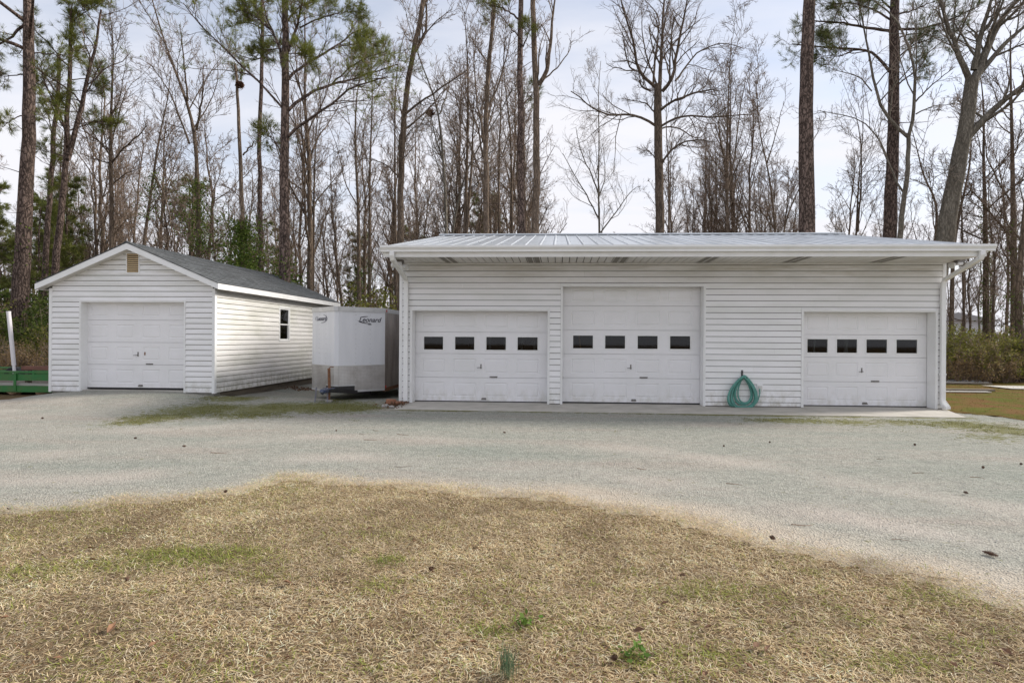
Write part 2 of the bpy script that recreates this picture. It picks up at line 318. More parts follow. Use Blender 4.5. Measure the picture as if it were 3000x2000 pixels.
def np_mesh(name, V, Fc, m, col=None, smooth=False):
    me = bpy.data.meshes.new(name); V = np.ascontiguousarray(V, np.float32); Fc = np.ascontiguousarray(Fc, np.int32)
    k = Fc.shape[1]; me.vertices.add(len(V)); me.vertices.foreach_set('co', V.ravel())
    me.loops.add(Fc.size); me.loops.foreach_set('vertex_index', Fc.ravel())
    me.polygons.add(len(Fc)); me.polygons.foreach_set('loop_start', np.arange(0, Fc.size, k, dtype=np.int32))
    if smooth: me.polygons.foreach_set('use_smooth', np.ones(len(Fc), bool))
    if col is not None:
        a = me.color_attributes.new('Col', 'FLOAT_COLOR', 'POINT'); c4 = np.ones((len(V), 4), np.float32); c4[:, :3] = col; a.data.foreach_set('color', c4.ravel())
    me.update(calc_edges=True)
    if m: me.materials.append(MATS[m])
    return me
def mobj(name, me, parent=None, ploc=None): return link(bpy.data.objects.new(name, me), parent, ploc)

# ---------------------------------------------------------------- ground, drive, lawn
EDGE_PX = [(0,1493),(172,1490),(275,1479),(367,1456),(459,1462),(574,1447),(660,1444),(717,1430),(832,1398),(918,1396),(1000,1413),(1143,1413),(1298,1427),(1430,1444),(1631,1450),(1804,1485),(2000,1515),(2247,1585),(2436,1625),(2574,1654),(2689,1683),(2763,1708),(2861,1740),(3000,1772)]
EDGE = [np.array((-14.0, 2.2)), np.array((-9.0, 3.4)), np.array((-6.2, 4.2))] + [np.array(PZ(x, y)[:2]) for x, y in EDGE_PX] + [np.array((3.6, 2.3)), np.array((5.2, 0.2)), np.array((7.0, -4.0))]
EDGE = np.array(EDGE); POLY = np.vstack([EDGE, [(7.0, -9.0), (-14.0, -9.0)]])
def pip(P, poly):
    x, y = P[:, 0], P[:, 1]; ins = np.zeros(len(P), bool); n = len(poly); j = n - 1
    for i in range(n):
        xi, yi = poly[i]; xj, yj = poly[j]
        with np.errstate(divide='ignore', invalid='ignore'):
            c = ((yi > y) != (yj > y)) & (x < (xj - xi) * (y - yi) / (yj - yi) + xi)
        ins ^= c; j = i
    return ins
def sdist(P, line, poly):
    d = np.full(len(P), 1e9)
    for a, b in zip(line[:-1], line[1:]):
        ab = b - a; t = np.clip(((P - a) @ ab) / (ab @ ab), 0, 1); d = np.minimum(d, np.linalg.norm(P - a - t[:, None] * ab, axis=1))
    return np.where(pip(P, poly), d, -d)
def vnoise(P, s, seed=0):                              # cheap smooth value noise, two octaves
    out = 0; amp = 1
    for o in range(3):
        q = P * s * 2 ** o + 17.3 * seed + 5.1 * o; i = np.floor(q).astype(int); f = q - i; f = f * f * (3 - 2 * f)
        h = lambda a, b: np.modf(np.abs(np.sin(a * 127.1 + b * 311.7 + seed * 74.7) * 43758.5453))[0]
        v = (h(i[:,0], i[:,1]) * (1-f[:,0]) + h(i[:,0]+1, i[:,1]) * f[:,0]) * (1-f[:,1]) + (h(i[:,0], i[:,1]+1) * (1-f[:,0]) + h(i[:,0]+1, i[:,1]+1) * f[:,0]) * f[:,1]
        out = out + amp * (v - 0.5); amp *= 0.5
    return out
def grid(xs, ys):
    X, Y = np.meshgrid(xs, ys); P = np.stack([X.ravel(), Y.ravel()], 1); nx = len(xs)
    i = np.arange(len(xs) - 1)[None, :] + nx * np.arange(len(ys) - 1)[:, None]; i = i.ravel()
    return P, np.stack([i, i + 1, i + nx + 1, i + nx], 1)
def compact(V, Fc, *att):
    u, inv = np.unique(Fc, return_inverse=True); return (V[u], inv.reshape(Fc.shape)) + tuple(a[u] for a in att)

# forest floor and everything further out
xs = np.concatenate([np.linspace(-400, -40, 10), np.linspace(-36, 40, 78), np.linspace(46, 400, 10)]); ys = np.concatenate([np.linspace(-120, -8, 8), np.linspace(-6, 60, 67), np.linspace(66, 600, 12)])
P, Fc = grid(xs, ys); V = np.column_stack([P, gz(P[:,0], P[:,1]) - 0.03])
o = mobj('ground', np_mesh('ground', V, Fc, 'litter', smooth=True)); o['kind'] = 'structure'

def side_turf(P):                                      # signed amount: > 0 where the brown side lawn is
    n = vnoise(P, 0.9, 3) * 1.1
    return np.minimum(P[:,0] - 8.35 + n * 0.5 - np.clip(P[:,1]-11.6, -3, 0)*-0.15, P[:,1] - 10.3 + n)
MOSS = [((800,1196),1.0,.75,1.0),((960,1192),1.3,.7,1.0),((600,1200),1.0,.7,.95),((470,1222),.8,.5,.9),((690,1168),.7,.6,.85),((1040,1196),.7,.5,.9),((1000,1170),.5,.5,.6),((720,1215),.9,.4,.8),
        ((390,1238),.5,.3,.75),((2330,1232),.9,.25,.85),((2480,1236),.8,.3,.75),((2650,1238),.7,.3,.7),((2830,1245),.9,.45,.85),((2960,1262),.7,.5,.85),((2900,1280),.5,.3,.6),((640,1160),.4,.3,.8)]
def moss_amt(P):
    m = np.zeros(len(P))
    for (px, py), rx, ry, a in MOSS:
        c = PZ(px, py); m = np.maximum(m, a * np.exp(-(((P[:,0]-c.x)/rx)**2 + ((P[:,1]-c.y)/(ry*1.6))**2)))
    d = np.abs(P[:,1] - (11.40 - 0.0146*(P[:,0]+3.4)))
    m = np.maximum(m, 1.15 * np.exp(-(d/0.15)**2) * ((P[:,0] > -3.3) & (P[:,0] < 8.0)) * (0.62 + 1.0 * vnoise(P, 1.3, 9)))
    return m
xs = np.arange(-21, 22.01, 0.14); ys = np.arange(-7, 20.5, 0.14)
P, Fc = grid(xs, ys); V = np.column_stack([P, gz(P[:,0], P[:,1])])
sd = sdist(P, EDGE, POLY); nz = vnoise(P, 1.6, 1)
keep = (sd < 0.3) & (side_turf(P) < 0.25) & ~((P[:,0] < -12.25 + 0.3*nz) & (P[:,1] > 11.95 + 0.25*nz + 0.13*(P[:,0]+12.3))) & ~((P[:,1] > 19.5))
sand = np.exp(-((sd + 0.22) / 0.28) ** 2) * sst(-2.0, 0.8, P[:,0]) * (0.8 + 0.8 * nz) + 0.35 * np.exp(-((sd + 0.1) / 0.25) ** 2) + .6 * sst(-.12, .05, sd)
mask = np.zeros((len(P), 3)); mask[:,0] = np.clip(sand, 0, 1); mask[:,1] = np.clip(moss_amt(P), 0, 1)
def band(c, w): return np.exp(-((-sd - c + .35*vnoise(P, .5, 31)) / w) ** 2)
trk = .75*band(.95, .28) + .75*band(2.45, .30) + .55*band(4.1, .4) * sst(-3, -6, P[:,0]) + .8*np.exp(-((P[:,0]+10.2)/2.2)**2 - ((P[:,1]-10.6)/1.8)**2)
mask[:,2] = np.clip(trk * (.55 + 1.1*vnoise(P, 1.1, 33)), 0, .7)
Fk = Fc[keep[Fc].all(1)]; V2, F2, m2 = compact(V, Fk, mask)
me = np_mesh('gravel_drive', V2, F2, 'gravel', smooth=True)
a = me.color_attributes.new('mask', 'FLOAT_COLOR', 'POINT'); c4 = np.ones((len(V2), 4), np.float32); c4[:, :3] = m2; a.data.foreach_set('color', c4.ravel())
mobj('gravel_drive', me)['kind'] = 'structure'
# lawn in the foreground
xs = np.arange(-14, 8, 0.11); ys = np.arange(-8.8, 6.2, 0.11)
P, Fc = grid(xs, ys); sd = sdist(P, EDGE, POLY) + 0.10 * vnoise(P, 3.0, 2); keep = sd > 0.10
V = np.column_stack([P, gz(P[:,0], P[:,1]) + 0.006 + 0.012 * vnoise(P, 2.0, 5) * sst(0.1, 0.5, sd) + 0.012 * sst(0.0, 0.3, sd)])
V2, F2 = compact(V, Fc[keep[Fc].all(1)]); mobj('lawn', np_mesh('lawn', V2, F2, 'thatch', smooth=True))['kind'] = 'structure'
# brown turf beside the big garage
xs = np.arange(7.2, 40, 0.25); ys = np.arange(9.0, 21.5, 0.25)
P, Fc = grid(xs, ys); keep = side_turf(P) > 0
V = np.column_stack([P, gz(P[:,0], P[:,1]) + 0.008 + 0.02 * vnoise(P, 1.2, 6)]); V2, F2 = compact(V, Fc[keep[Fc].all(1)])
mobj('side_lawn', np_mesh('side_lawn', V2, F2, 'side_turf', smooth=True))['kind'] = 'structure'
# pale path behind the side lawn
a, b = PZ(2898, 1134), PZ(3060, 1138)
mb = MB(); mb.add([(a.x, a.y-0.9, 0.035), (b.x+9, b.y-1.5, 0.035), (b.x+9, b.y+0.1, 0.035), (a.x, a.y+0.35, 0.035)], [(0,1,2,3)])
mb.build('path', 'concrete')['kind'] = 'structure'

def blades(P, L, wd, az, el, col, bend=0.35, name='grass', m='grass_blade', zoff=0.008):
    n = len(P); z = gz(P[:,0], P[:,1]) + zoff
    d = np.stack([np.cos(az)*np.cos(el), np.sin(az)*np.cos(el), np.sin(el)], 1); sd_ = np.stack([-np.sin(az), np.cos(az), np.zeros(n)], 1)
    p0 = np.column_stack([P, z]); p1 = p0 + d * (L*0.55)[:,None]; d2 = d.copy(); d2[:,2] -= bend; d2 += rng.normal(0, 0.25, (n,3)) * np.array([1,1,0.3]); d2 /= np.linalg.norm(d2, axis=1)[:,None]
    p2 = p1 + d2 * (L*0.45)[:,None]; p2[:,2] = np.maximum(p2[:,2], z - 0.004); w = (wd/2)[:,None]
    V = np.stack([p0, p1 + sd_*w, p1 - sd_*w, p2], 1).reshape(-1,3)
    b = np.arange(n)[:,None]*4
    T = np.concatenate([b+[0,1,2], b+[2,1,3]], 1).reshape(-1,3)
    return np_mesh(name, V, T, m, np.repeat(col, 4, 0))
# dormant grass, densest near the camera
def sample_lawn(n):
    P = np.column_stack([rng.uniform(-7.5, 5.0, n), 1.7 + 4.4 * rng.random(n) ** 1.0]); sd = sdist(P, EDGE, POLY) + 0.16 * vnoise(P, 2.6, 2) + 0.05 * rng.normal(size=n)
    keep = (sd > rng.uniform(-0.16, 0.10, n))
    keep &= (np.abs(P[:,0] + 0.05*P[:,1]) < P[:,1] * 1.05 + 0.8)
    return P[keep], sd[keep]
P, sd = sample_lawn(640000)
bare = vnoise(P, 1.9, 23) + .6*vnoise(P, 7., 24); kp = rng.random(len(P)) > sst(.2, .5, bare)*.25; P, sd = P[kp], sd[kp]
n = len(P); tone = vnoise(P, 0.8, 4); fine = rng.random(n)
straw = np.array([(0.64,0.51,0.31),(0.53,0.405,0.235),(0.72,0.61,0.435),(0.32,0.215,0.12),(0.54,0.455,0.32)])
col = straw[rng.choice(5, n, p=[.30,.22,.20,.16,.12])] * (1.04 + 0.35*tone + 0.5*vnoise(P, 7.0, 21) + 0.3*(rng.random(n)-0.5))[:,None]
needle = (rng.random(n) < 0.06 + 0.22*np.clip(vnoise(P, 1.4, 22), 0, 1)); col[needle] = np.array((0.30,0.165,0.085)) * rng.uniform(0.6, 1.3, needle.sum())[:,None]
GREEN = [((560,1640),.55,.16,1.),((700,1630),.3,.10,.9),((300,1665),.45,.12,.7),((1140,1655),.13,.08,.9),((1110,1735),.12,.12,.6),((1440,1855),.16,.06,.8),((1600,1850),.1,.06,.6),((330,1560),.2,.1,.6),((760,1700),.2,.12,.5),((2100,1740),.4,.15,.6),((2750,1760),.3,.15,.6),((1900,1960),.1,.06,.8),((2650,1950),.3,.1,.6),((60,1690),.3,.15,.7),((2050,1930),.3,.1,.6),((1130,1580),.2,.1,.4),((200,1500),.3,.1,.5)]
tr_ = random.Random(8)
GREEN += [((tr_.uniform(0, 3000), 1500 + 480*tr_.random()), tr_.uniform(.03,.09), tr_.uniform(.03,.06), tr_.uniform(.4,.9)) for _ in range(45)]
g = 0.055 + 0.12 * np.clip(vnoise(P, 1.1, 8), 0, 1) * 2
for (px, py), rx, ry, a_ in GREEN:
    c = PZ(px, py); g = np.maximum(g, 0.8*a_ * np.exp(-(((P[:,0]-c.x)/rx)**2 + ((P[:,1]-c.y)/ry)**2)))
isg = fine < g
col[isg] = np.array((0.20,0.235,0.055)) * (0.7 + 0.8*rng.random(isg.sum()))[:,None] + np.array((0.06,0.03,0.0)) * rng.random(isg.sum())[:,None]
L_ = rng.uniform(0.022, 0.072, n); L_[needle] *= 1.7; L_[isg] *= 1.0
el = np.abs(rng.normal(0.14, 0.20, n)); el[needle] *= .4; el[isg] += 0.2
wd = rng.uniform(0.0020, 0.0042, n); wd[needle] *= .6
o = mobj('grass', blades(P, L_, wd, rng.uniform(0, 2*np.pi, n), el, np.clip(col, 0.02, 0.78), bend=.25, zoff=0.018)); o['kind'] = 'stuff'; tag(o, 'dormant straw coloured grass covering the lawn', 'grass')
# side turf blades and moss fuzz
n = 60000; P = np.column_stack([rng.uniform(7.6, 22, n), rng.uniform(9.2, 20.5, n)]); P = P[(side_turf(P) > rng.uniform(-0.3, 0.2, n))]; n = len(P); t_ = vnoise(P, 0.7, 12)
col = np.where((rng.random(n) < 0.36 + 0.7*t_)[:,None], np.array((0.12,0.14,0.02)), np.array((0.18,0.095,0.035))) * rng.uniform(0.5, 1.25, n)[:,None]
o = mobj('side_grass', blades(P, rng.uniform(0.04, 0.10, n), rng.uniform(0.005, 0.009, n), rng.uniform(0, 2*np.pi, n), np.abs(rng.normal(0.25, 0.25, n)), col)); o['kind'] = 'stuff'; tag(o, 'brown and green turf beside the big garage', 'grass')
n = 220000; P = np.column_stack([rng.uniform(-9.5, 9.5, n), rng.uniform(8.4, 14.2, n)]); mm = moss_amt(P) * (1 + 1.2*vnoise(P, 2.2, 13)); P = P[(mm + 1.1*vnoise(P, 3.6, 15) > 0.55 + 0.30*rng.random(n))]
P = P[~((P[:,1] > 12.9) & (P[:,0] < -8.3))]; P = P[~((P[:,1] > 11.33 - 0.0146*(P[:,0]+3.4)) & (P[:,0] > -3.5) & (P[:,0] < 8.2))]; n = len(P)
col = np.array([(0.16,0.165,0.03),(0.10,0.115,0.022),(0.24,0.19,0.085)])[rng.choice(3, n, p=[.5,.3,.2])] * rng.uniform(0.7, 1.3, n)[:,None]
o = mobj('moss', blades(P, rng.uniform(0.015, 0.045, n), rng.uniform(0.005, 0.010, n), rng.uniform(0, 2*np.pi, n), np.abs(rng.normal(0.35, 0.3, n)), col, zoff=0.0)); o['kind'] = 'stuff'; tag(o, 'mossy green ground cover creeping over the gravel', 'moss')
# loose stones on the drive (too many to count)
n = 24000; yy = 2.4 + 8.4 * rng.random(n) ** 1.7; P = np.column_stack([rng.uniform(-1, 1, n) * (yy * 1.02 + 0.5), yy]); sd = sdist(P, EDGE, POLY); P = P[(sd < -0.02 + 0.06*rng.normal(size=n)) & (np.abs(P[:,0]) < 12)]; n = len(P)
oc = np.array([(1,0,0),(-1,0,0),(0,1,0),(0,-1,0),(0,0,1),(0,0,-1)], float); of = np.array([(0,2,4),(2,1,4),(1,3,4),(3,0,4),(2,0,5),(1,2,5),(3,1,5),(0,3,5)])
sz = rng.uniform(0.002, 0.0062, n) * (1 + 0.7*(rng.random(n) > 0.97)); jit = rng.uniform(0.6, 1.3, (n,6,1)); an = rng.uniform(0, 6.3, n); ca, sa = np.cos(an)[:,None], np.sin(an)[:,None]
q = oc[None]*jit*sz[:,None,None]; q = np.stack([q[...,0]*ca - q[...,1]*sa, q[...,0]*sa + q[...,1]*ca, q[...,2]*0.7], 2); q += np.column_stack([P, gz(P[:,0],P[:,1]) + sz*0.3])[:,None,:]
cs = np.array([(0.50,0.50,0.47),(0.42,0.43,0.41),(0.60,0.58,0.54),(0.50,0.45,0.40)])[rng.integers(0,4,n)] * rng.uniform(0.75,1.15,n)[:,None]
o = mobj('loose_stones', np_mesh('loose_stones', q.reshape(-1,3), (of[None] + 6*np.arange(n)[:,None,None]).reshape(-1,3), 'stone_attr', np.repeat(cs,6,0))); o['kind'] = 'stuff'; tag(o, 'loose grey stones scattered over the gravel drive', 'gravel')

# ---------------------------------------------------------------- siding, doors and other shared building pieces
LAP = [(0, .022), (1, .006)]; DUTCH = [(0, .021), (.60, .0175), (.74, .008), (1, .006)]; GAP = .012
def siding(parent, M, ulim, z0, z1, expo, zref, openings, prof, m, splits=None, name='siding_plank', merged=None):
    k0 = math.floor((z0 - zref) / expo)
    k = k0
    while zref + k * expo < z1 - 1e-4:
        a, b = zref + k * expo, zref + (k + 1) * expo; ca, cb = max(a, z0), min(b, z1); k += 1
        if cb - ca < 0.012: continue
        def nprof(z):
            t = (z - a) / expo
            for (t0, n0), (t1, n1) in zip(prof[:-1], prof[1:]):
                if t <= t1 + 1e-9: return n0 + (n1 - n0) * (t - t0) / (t1 - t0)
            return prof[-1][1]
        spans = [(ulim(ca)[0], ulim(ca)[1], ca, cb)]
        for (o0, o1, oz0, oz1) in openings:
            new = []
            for (s0, s1, sa, sb) in spans:
                if o1 <= s0 or o0 >= s1 or oz0 >= sb - 1e-4 or oz1 <= sa + 1e-4: new.append((s0, s1, sa, sb)); continue
                if o0 > s0: new.append((s0, o0, sa, sb))
                if o1 < s1: new.append((o1, s1, sa, sb))
                if oz1 < sb - 0.012: new.append((max(o0, s0), min(o1, s1), oz1, sb))
                if oz0 > sa + 0.012: new.append((max(o0, s0), min(o1, s1), sa, oz0))
            spans = new
        out = []
        for (s0, s1, sa, sb) in spans:
            cut = sorted(x for x in (splits(k) if splits else []) if s0 + 0.3 < x < s1 - 0.3); pts = [s0] + cut + [s1]
            out += [(p, q, sa, sb) for p, q in zip(pts[:-1], pts[1:])]
        for (s0, s1, sa, sb) in out:
            zs = [sa] + [a + t * expo for t, _ in prof[1:-1] if sa < a + t * expo < sb] + [sb]
            L0, R0 = ulim(ca)
            def uu(z):
                l, r = ulim(z); return (l if abs(s0 - L0) < 1e-6 else s0 + 0.001), (r if abs(s1 - R0) < 1e-6 else s1 - 0.001)
            if abs(sa - a) < 1e-4: zs[0] = sa = sa + GAP
            ring = [(nprof(z), z) for z in zs] + [(0.0, sb), (0.0, sa)]
            A = [M(uu(z)[0], n, z) for n, z in ring]; B = [M(uu(z)[1], n, z) for n, z in ring]
            mb = merged if merged is not None else MB()
            mb.loft(A, B)
            if merged is None: mb.build(name, m, parent)
def garage_door(parent, ploc, x0, x1, zl, yd, wins=None, wz=None, wsec=None, m='door_paint', cols=4):
    """overhead door: slab, stepped sections with pressed panels, windows, lock, lift handle, bottom seal"""
    slab = MB().box(x0, x1, yd + 0.03, yd + 0.05, zl[0], zl[-1]).build('garage_door', m, parent, ploc) if not wins else None
    if wins:
        mb = MB(); zc = zl[0]
        mb.box(x0, x1, yd+.03, yd+.05, zl[0], wz[0]); mb.box(x0, x1, yd+.03, yd+.05, wz[1], zl[-1]); u = x0
        for (a, b) in wins: mb.box(u, a, yd+.03, yd+.05, wz[0], wz[1]); u = b
        mb.box(u, x1, yd+.03, yd+.05, wz[0], wz[1]); slab = mb.build('garage_door', m, parent, ploc)
    w = (x1 - x0) / cols
    for i, (a, b) in enumerate(zip(zl[:-1], zl[1:])):
        b2 = b - 0.008; mb = MB(); Hh = b - a
        cells = []
        if wins and i == wsec: cells = [(p, q, wz[0], wz[1], True) for p, q in wins]
        else:
            for c in range(cols):
                cx = x0 + w * (c + .5) if not wins else (wins[c][0] + wins[c][1]) / 2
                hw = w * 0.335; cells.append((cx - hw, cx + hw, a + Hh * 0.19, b - Hh * 0.22, False))
        # section face split round its cells, front at yd
        def face(xa, xb, za, zb, y=yd):
            mb.add([(xa, y, za), (xb, y, za), (xb, y, zb), (xa, y, zb)], [(0, 1, 2, 3)])
        lo = min(c[2] for c in cells); hi = max(c[3] for c in cells)
        face(x0, x1, a, lo); face(x0, x1, hi, b2); u = x0
        for (p, q, za, zb, win) in cells:
            face(u, p, lo, hi); u = q
            if win:
                mb.add([(p,yd,za),(q,yd,za),(q,yd,zb),(p,yd,zb),(p,yd+.03,za),(q,yd+.03,za),(q,yd+.03,zb),(p,yd+.03,zb)], [(0,4,5,1),(1,5,6,2),(2,6,7,3),(3,7,4,0)])
            else:                                        # pressed panel: groove, then a raised field
                rings = [((0, 0)), ((.012, .009)), ((.024, .009)), ((.040, .001))]; vs = []
                for ins, dp in rings: vs += [(p+ins, yd+dp, za+ins), (q-ins, yd+dp, za+ins), (q-ins, yd+dp, zb-ins), (p+ins, yd+dp, zb-ins)]
                fs = [(r*4+j, r*4+(j+1)%4, (r+1)*4+(j+1)%4, (r+1)*4+j) for r in range(3) for j in range(4)] + [(12,13,14,15)]
                mb.add(vs, fs)
        face(u, x1, lo, hi)
        mb.add([(x0,yd,b2),(x1,yd,b2),(x1,yd+.03,b2),(x0,yd+.03,b2),(x0,yd,a),(x1,yd,a),(x1,yd+.03,a),(x0,yd+.03,a)], [(0,1,2,3),(4,7,6,5)])
        mb.build('door_section', m, slab)
    if wins:
        for (p, q) in wins:
            mb = MB(); t = .024; y0, y1 = yd - .010, yd + .001
            mb.box(p-t, q+t, y0, y1, wz[0]-t, wz[0]); mb.box(p-t, q+t, y0, y1, wz[1], wz[1]+t); mb.box(p-t, p, y0, y1, wz[0], wz[1]); mb.box(q, q+t, y0, y1, wz[0], wz[1])
            mb.build('window_frame', 'trim', slab, bevel=.003)
            MB().box(p+.001, q-.001, yd+.012, yd+.016, wz[0]+.001, wz[1]-.001).build('pane', 'glass', slab)
    xm = (x0 + x1) / 2; zk = zl[1] + (zl[2] - zl[1]) * 0.46
    mb = MB(); mb.box(xm-.014, xm+.014, yd-.006, yd, zk-.05, zk+.055); mb.tube([(xm, yd, zk-.02), (xm, yd-.05, zk-.02)], .009); mb.tube([(xm+.012, yd-.05, zk-.02), (xm-.085, yd-.052, zk-.026)], .007)
    mb.build('door_lock', 'metal_dark', slab)
    zh = zl[1] + 0.012; xh = xm + 0.29
    mb = MB(); mb.box(xh-.09, xh+.09, yd-.004, yd, zh-.016, zh+.016); mb.tube([(xh-.06, yd-.003, zh), (xh-.055, yd-.03, zh), (xh+.055, yd-.03, zh), (xh+.06, yd-.003, zh)], .007); mb.build('lift_handle', 'metal_dark', slab)
    xb = xm + 0.07; MB().box(xb-.055, xb+.055, yd-.022, yd, zl[0]+.03, zl[0]+.055).box(xb-.05, xb+.05, yd-.006, yd, zl[0]+.055, zl[0]+.075).build('step_plate', 'metal_dark', slab)
    MB().box(x0, x1, yd-.004, yd+.05, zl[0]-.028, zl[0]-.001).build('bottom_seal', 'rubber', slab)
    return slab

# ---------------------------------------------------------------- the big garage
GX0, GX1, GY, GD = -3.58, 8.335, 12.58, 9.14; GB = GY + GD; RY = GY + GD/2 - 0.02; ZR, ZE, OV = 4.62, 3.385, 1.10; ZS = 3.165
gl = (2.38, GY + 4.5, 0)
G = empty('three_bay_garage', gl, 'long white vinyl sided garage with three overhead doors and metal roof', 'garage')
YW = GY + 0.02                                                    # wall face behind the siding
openL, openC, openR = (-3.315, -0.218, 2.112), (0.085, 3.215, 2.668), (5.335, 8.148, 2.12)
zwall = ZS - 0.002
fw = MB(); u = GX0
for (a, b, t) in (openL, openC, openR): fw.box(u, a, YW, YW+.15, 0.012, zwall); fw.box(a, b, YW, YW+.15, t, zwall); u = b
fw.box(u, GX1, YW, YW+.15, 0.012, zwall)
FW = fw.build('front_wall', 'inside', G, gl)  # backing coloured dark so the gaps between planks read as shadow
T = 0.03
ops = [(a - T, b + T, -1, t + T) for a, b, t in (openL, openC, openR)]
rs = random.Random(4)
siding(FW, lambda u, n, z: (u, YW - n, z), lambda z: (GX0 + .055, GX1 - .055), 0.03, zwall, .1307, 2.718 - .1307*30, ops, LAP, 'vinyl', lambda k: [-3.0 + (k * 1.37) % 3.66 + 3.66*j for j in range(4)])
for (a, b, t) in (openL, openC, openR):
    mb = MB(); y0, y1 = YW - .030, YW + .001
    mb.box(a-T, a, y0, y1, 0.014, t+T); mb.box(b, b+T, y0, y1, 0.014, t+T); mb.box(a, b, y0, y1, t, t+T); mb.build('door_trim', 'trim', G, gl, bevel=.004)
    mb = MB(); mb.box(a+.001, a+.018, YW-.026, YW+.26, .014, t-.001); mb.box(b-.018, b-.001, YW-.026, YW+.26, .014, t-.001); mb.box(a+.018, b-.018, YW-.026, YW+.26, t-.018, t-.001); mb.build('door_jamb', 'trim', G, gl)
for x in (GX0, GX1):
    s = 1 if x == GX0 else -1; mb = MB(); mb.box(min(x - s*.012, x + s*.055), max(x - s*.012, x + s*.055), YW-.022, YW+.0, 0.014, zwall); mb.box(min(x - s*.012, x), max(x - s*.012, x), YW, YW+.09, .014, zwall); mb.build('corner_post', 'trim', G, gl)
def backwalls(parent, ploc, x0, x1, y0, y1, z0, zeave, zridge, m, zs):     # side walls with gables and the rear wall, siding courses joined
    for x, s in ((x0, -1), (x1, 1)):
        ym = (y0 + y1) / 2; w = MB(); xi = x - s * .12
        ring = [(y0, z0), (y1, z0), (y1, zeave), (ym, zridge), (y0, zeave)]
        w.loft([(xi, a, b) for a, b in ring], [(x, a, b) for a, b in ring])
        yield x, s, w
ring_y0 = YW + .15
for x, s, w in backwalls(G, gl, GX0 + .002, GX1 - .002, ring_y0, GB, .012, ZS+.05, ZR-.10, 'vinyl', None):
    sw = w.build('side_wall', 'vinyl', G, gl); mg = MB()
    def ul(z, y0=ring_y0, y1=GB):
        if z <= ZS: return (y0 - .08, y1)
        f = min(1, (z - ZS) / (ZR - .08 - ZS)) * .5; return (y0 + (y1-y0)*f, y1 - (y1-y0)*f)
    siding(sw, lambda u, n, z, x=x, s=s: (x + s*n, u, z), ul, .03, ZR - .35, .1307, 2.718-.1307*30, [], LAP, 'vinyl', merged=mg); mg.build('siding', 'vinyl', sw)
MB().box(GX0+.12, GX1-.12, GB-.12, GB-.001, .012, ZS).build('rear_wall', 'vinyl', G, gl)
mb = MB().box(GX0+.13, GX1-.13, YW+.16, GB-.13, -.02, .004); mb.build('floor_slab', 'block', G, gl)
# doors
YD = 12.88
px = lambda a, b, y=1000: (PY(a, y, YD).x, PY(b, y, YD).x)
z3 = lambda v: 1100 + v / 2.613
z5 = lambda v: 2300 + v / 2.613
mb = MB(); mb.box(GX0+.125, GX0+.135, YW+.17, GB-.14, .006, 3.1); mb.box(GX1-.135, GX1-.125, YW+.17, GB-.14, .006, 3.1); mb.box(GX0+.14, GX1-.14, GB-.14, GB-.13, .006, 3.1); mb.box(GX0+.14, GX1-.14, YW+.17, GB-.14, 3.1, 3.11); mb.build('inner_lining', 'dark_wood', G, gl)  # dark liner added to keep the interior dim behind the door windows
garage_door(G, gl, openL[0]-.03, openL[1]+.03, [.035,.577,1.124,1.62,2.14], YD, [px(z3(a), z3(b)) for a, b in ((372,518),(610,757),(849,998),(1088,1241))], (1.212, 1.506), 2)
garage_door(G, gl, openC[0]-.03, openC[1]+.03, [.045,.597,1.14,1.685,2.235,2.70], YD, [px(a, b) for a, b in ((1679,1737),(1773,1831),(1868,1926.5),(1963,2022))], (1.262, 1.553), 2)
garage_door(G, gl, openR[0]-.03, openR[1]+.03, [.035,.565,1.108,1.61,2.14], YD, [px(z5(a), z5(b)) for a, b in ((170,325),(396,551),(622,780),(852,1011))], (1.205, 1.504), 2)
for (a, b, t) in (openL, openC, openR): MB().box(a-.25, b+.25, YD+.06, YD+.09, t-.06, ZS-.05).build('header_board', 'inside', G, gl)
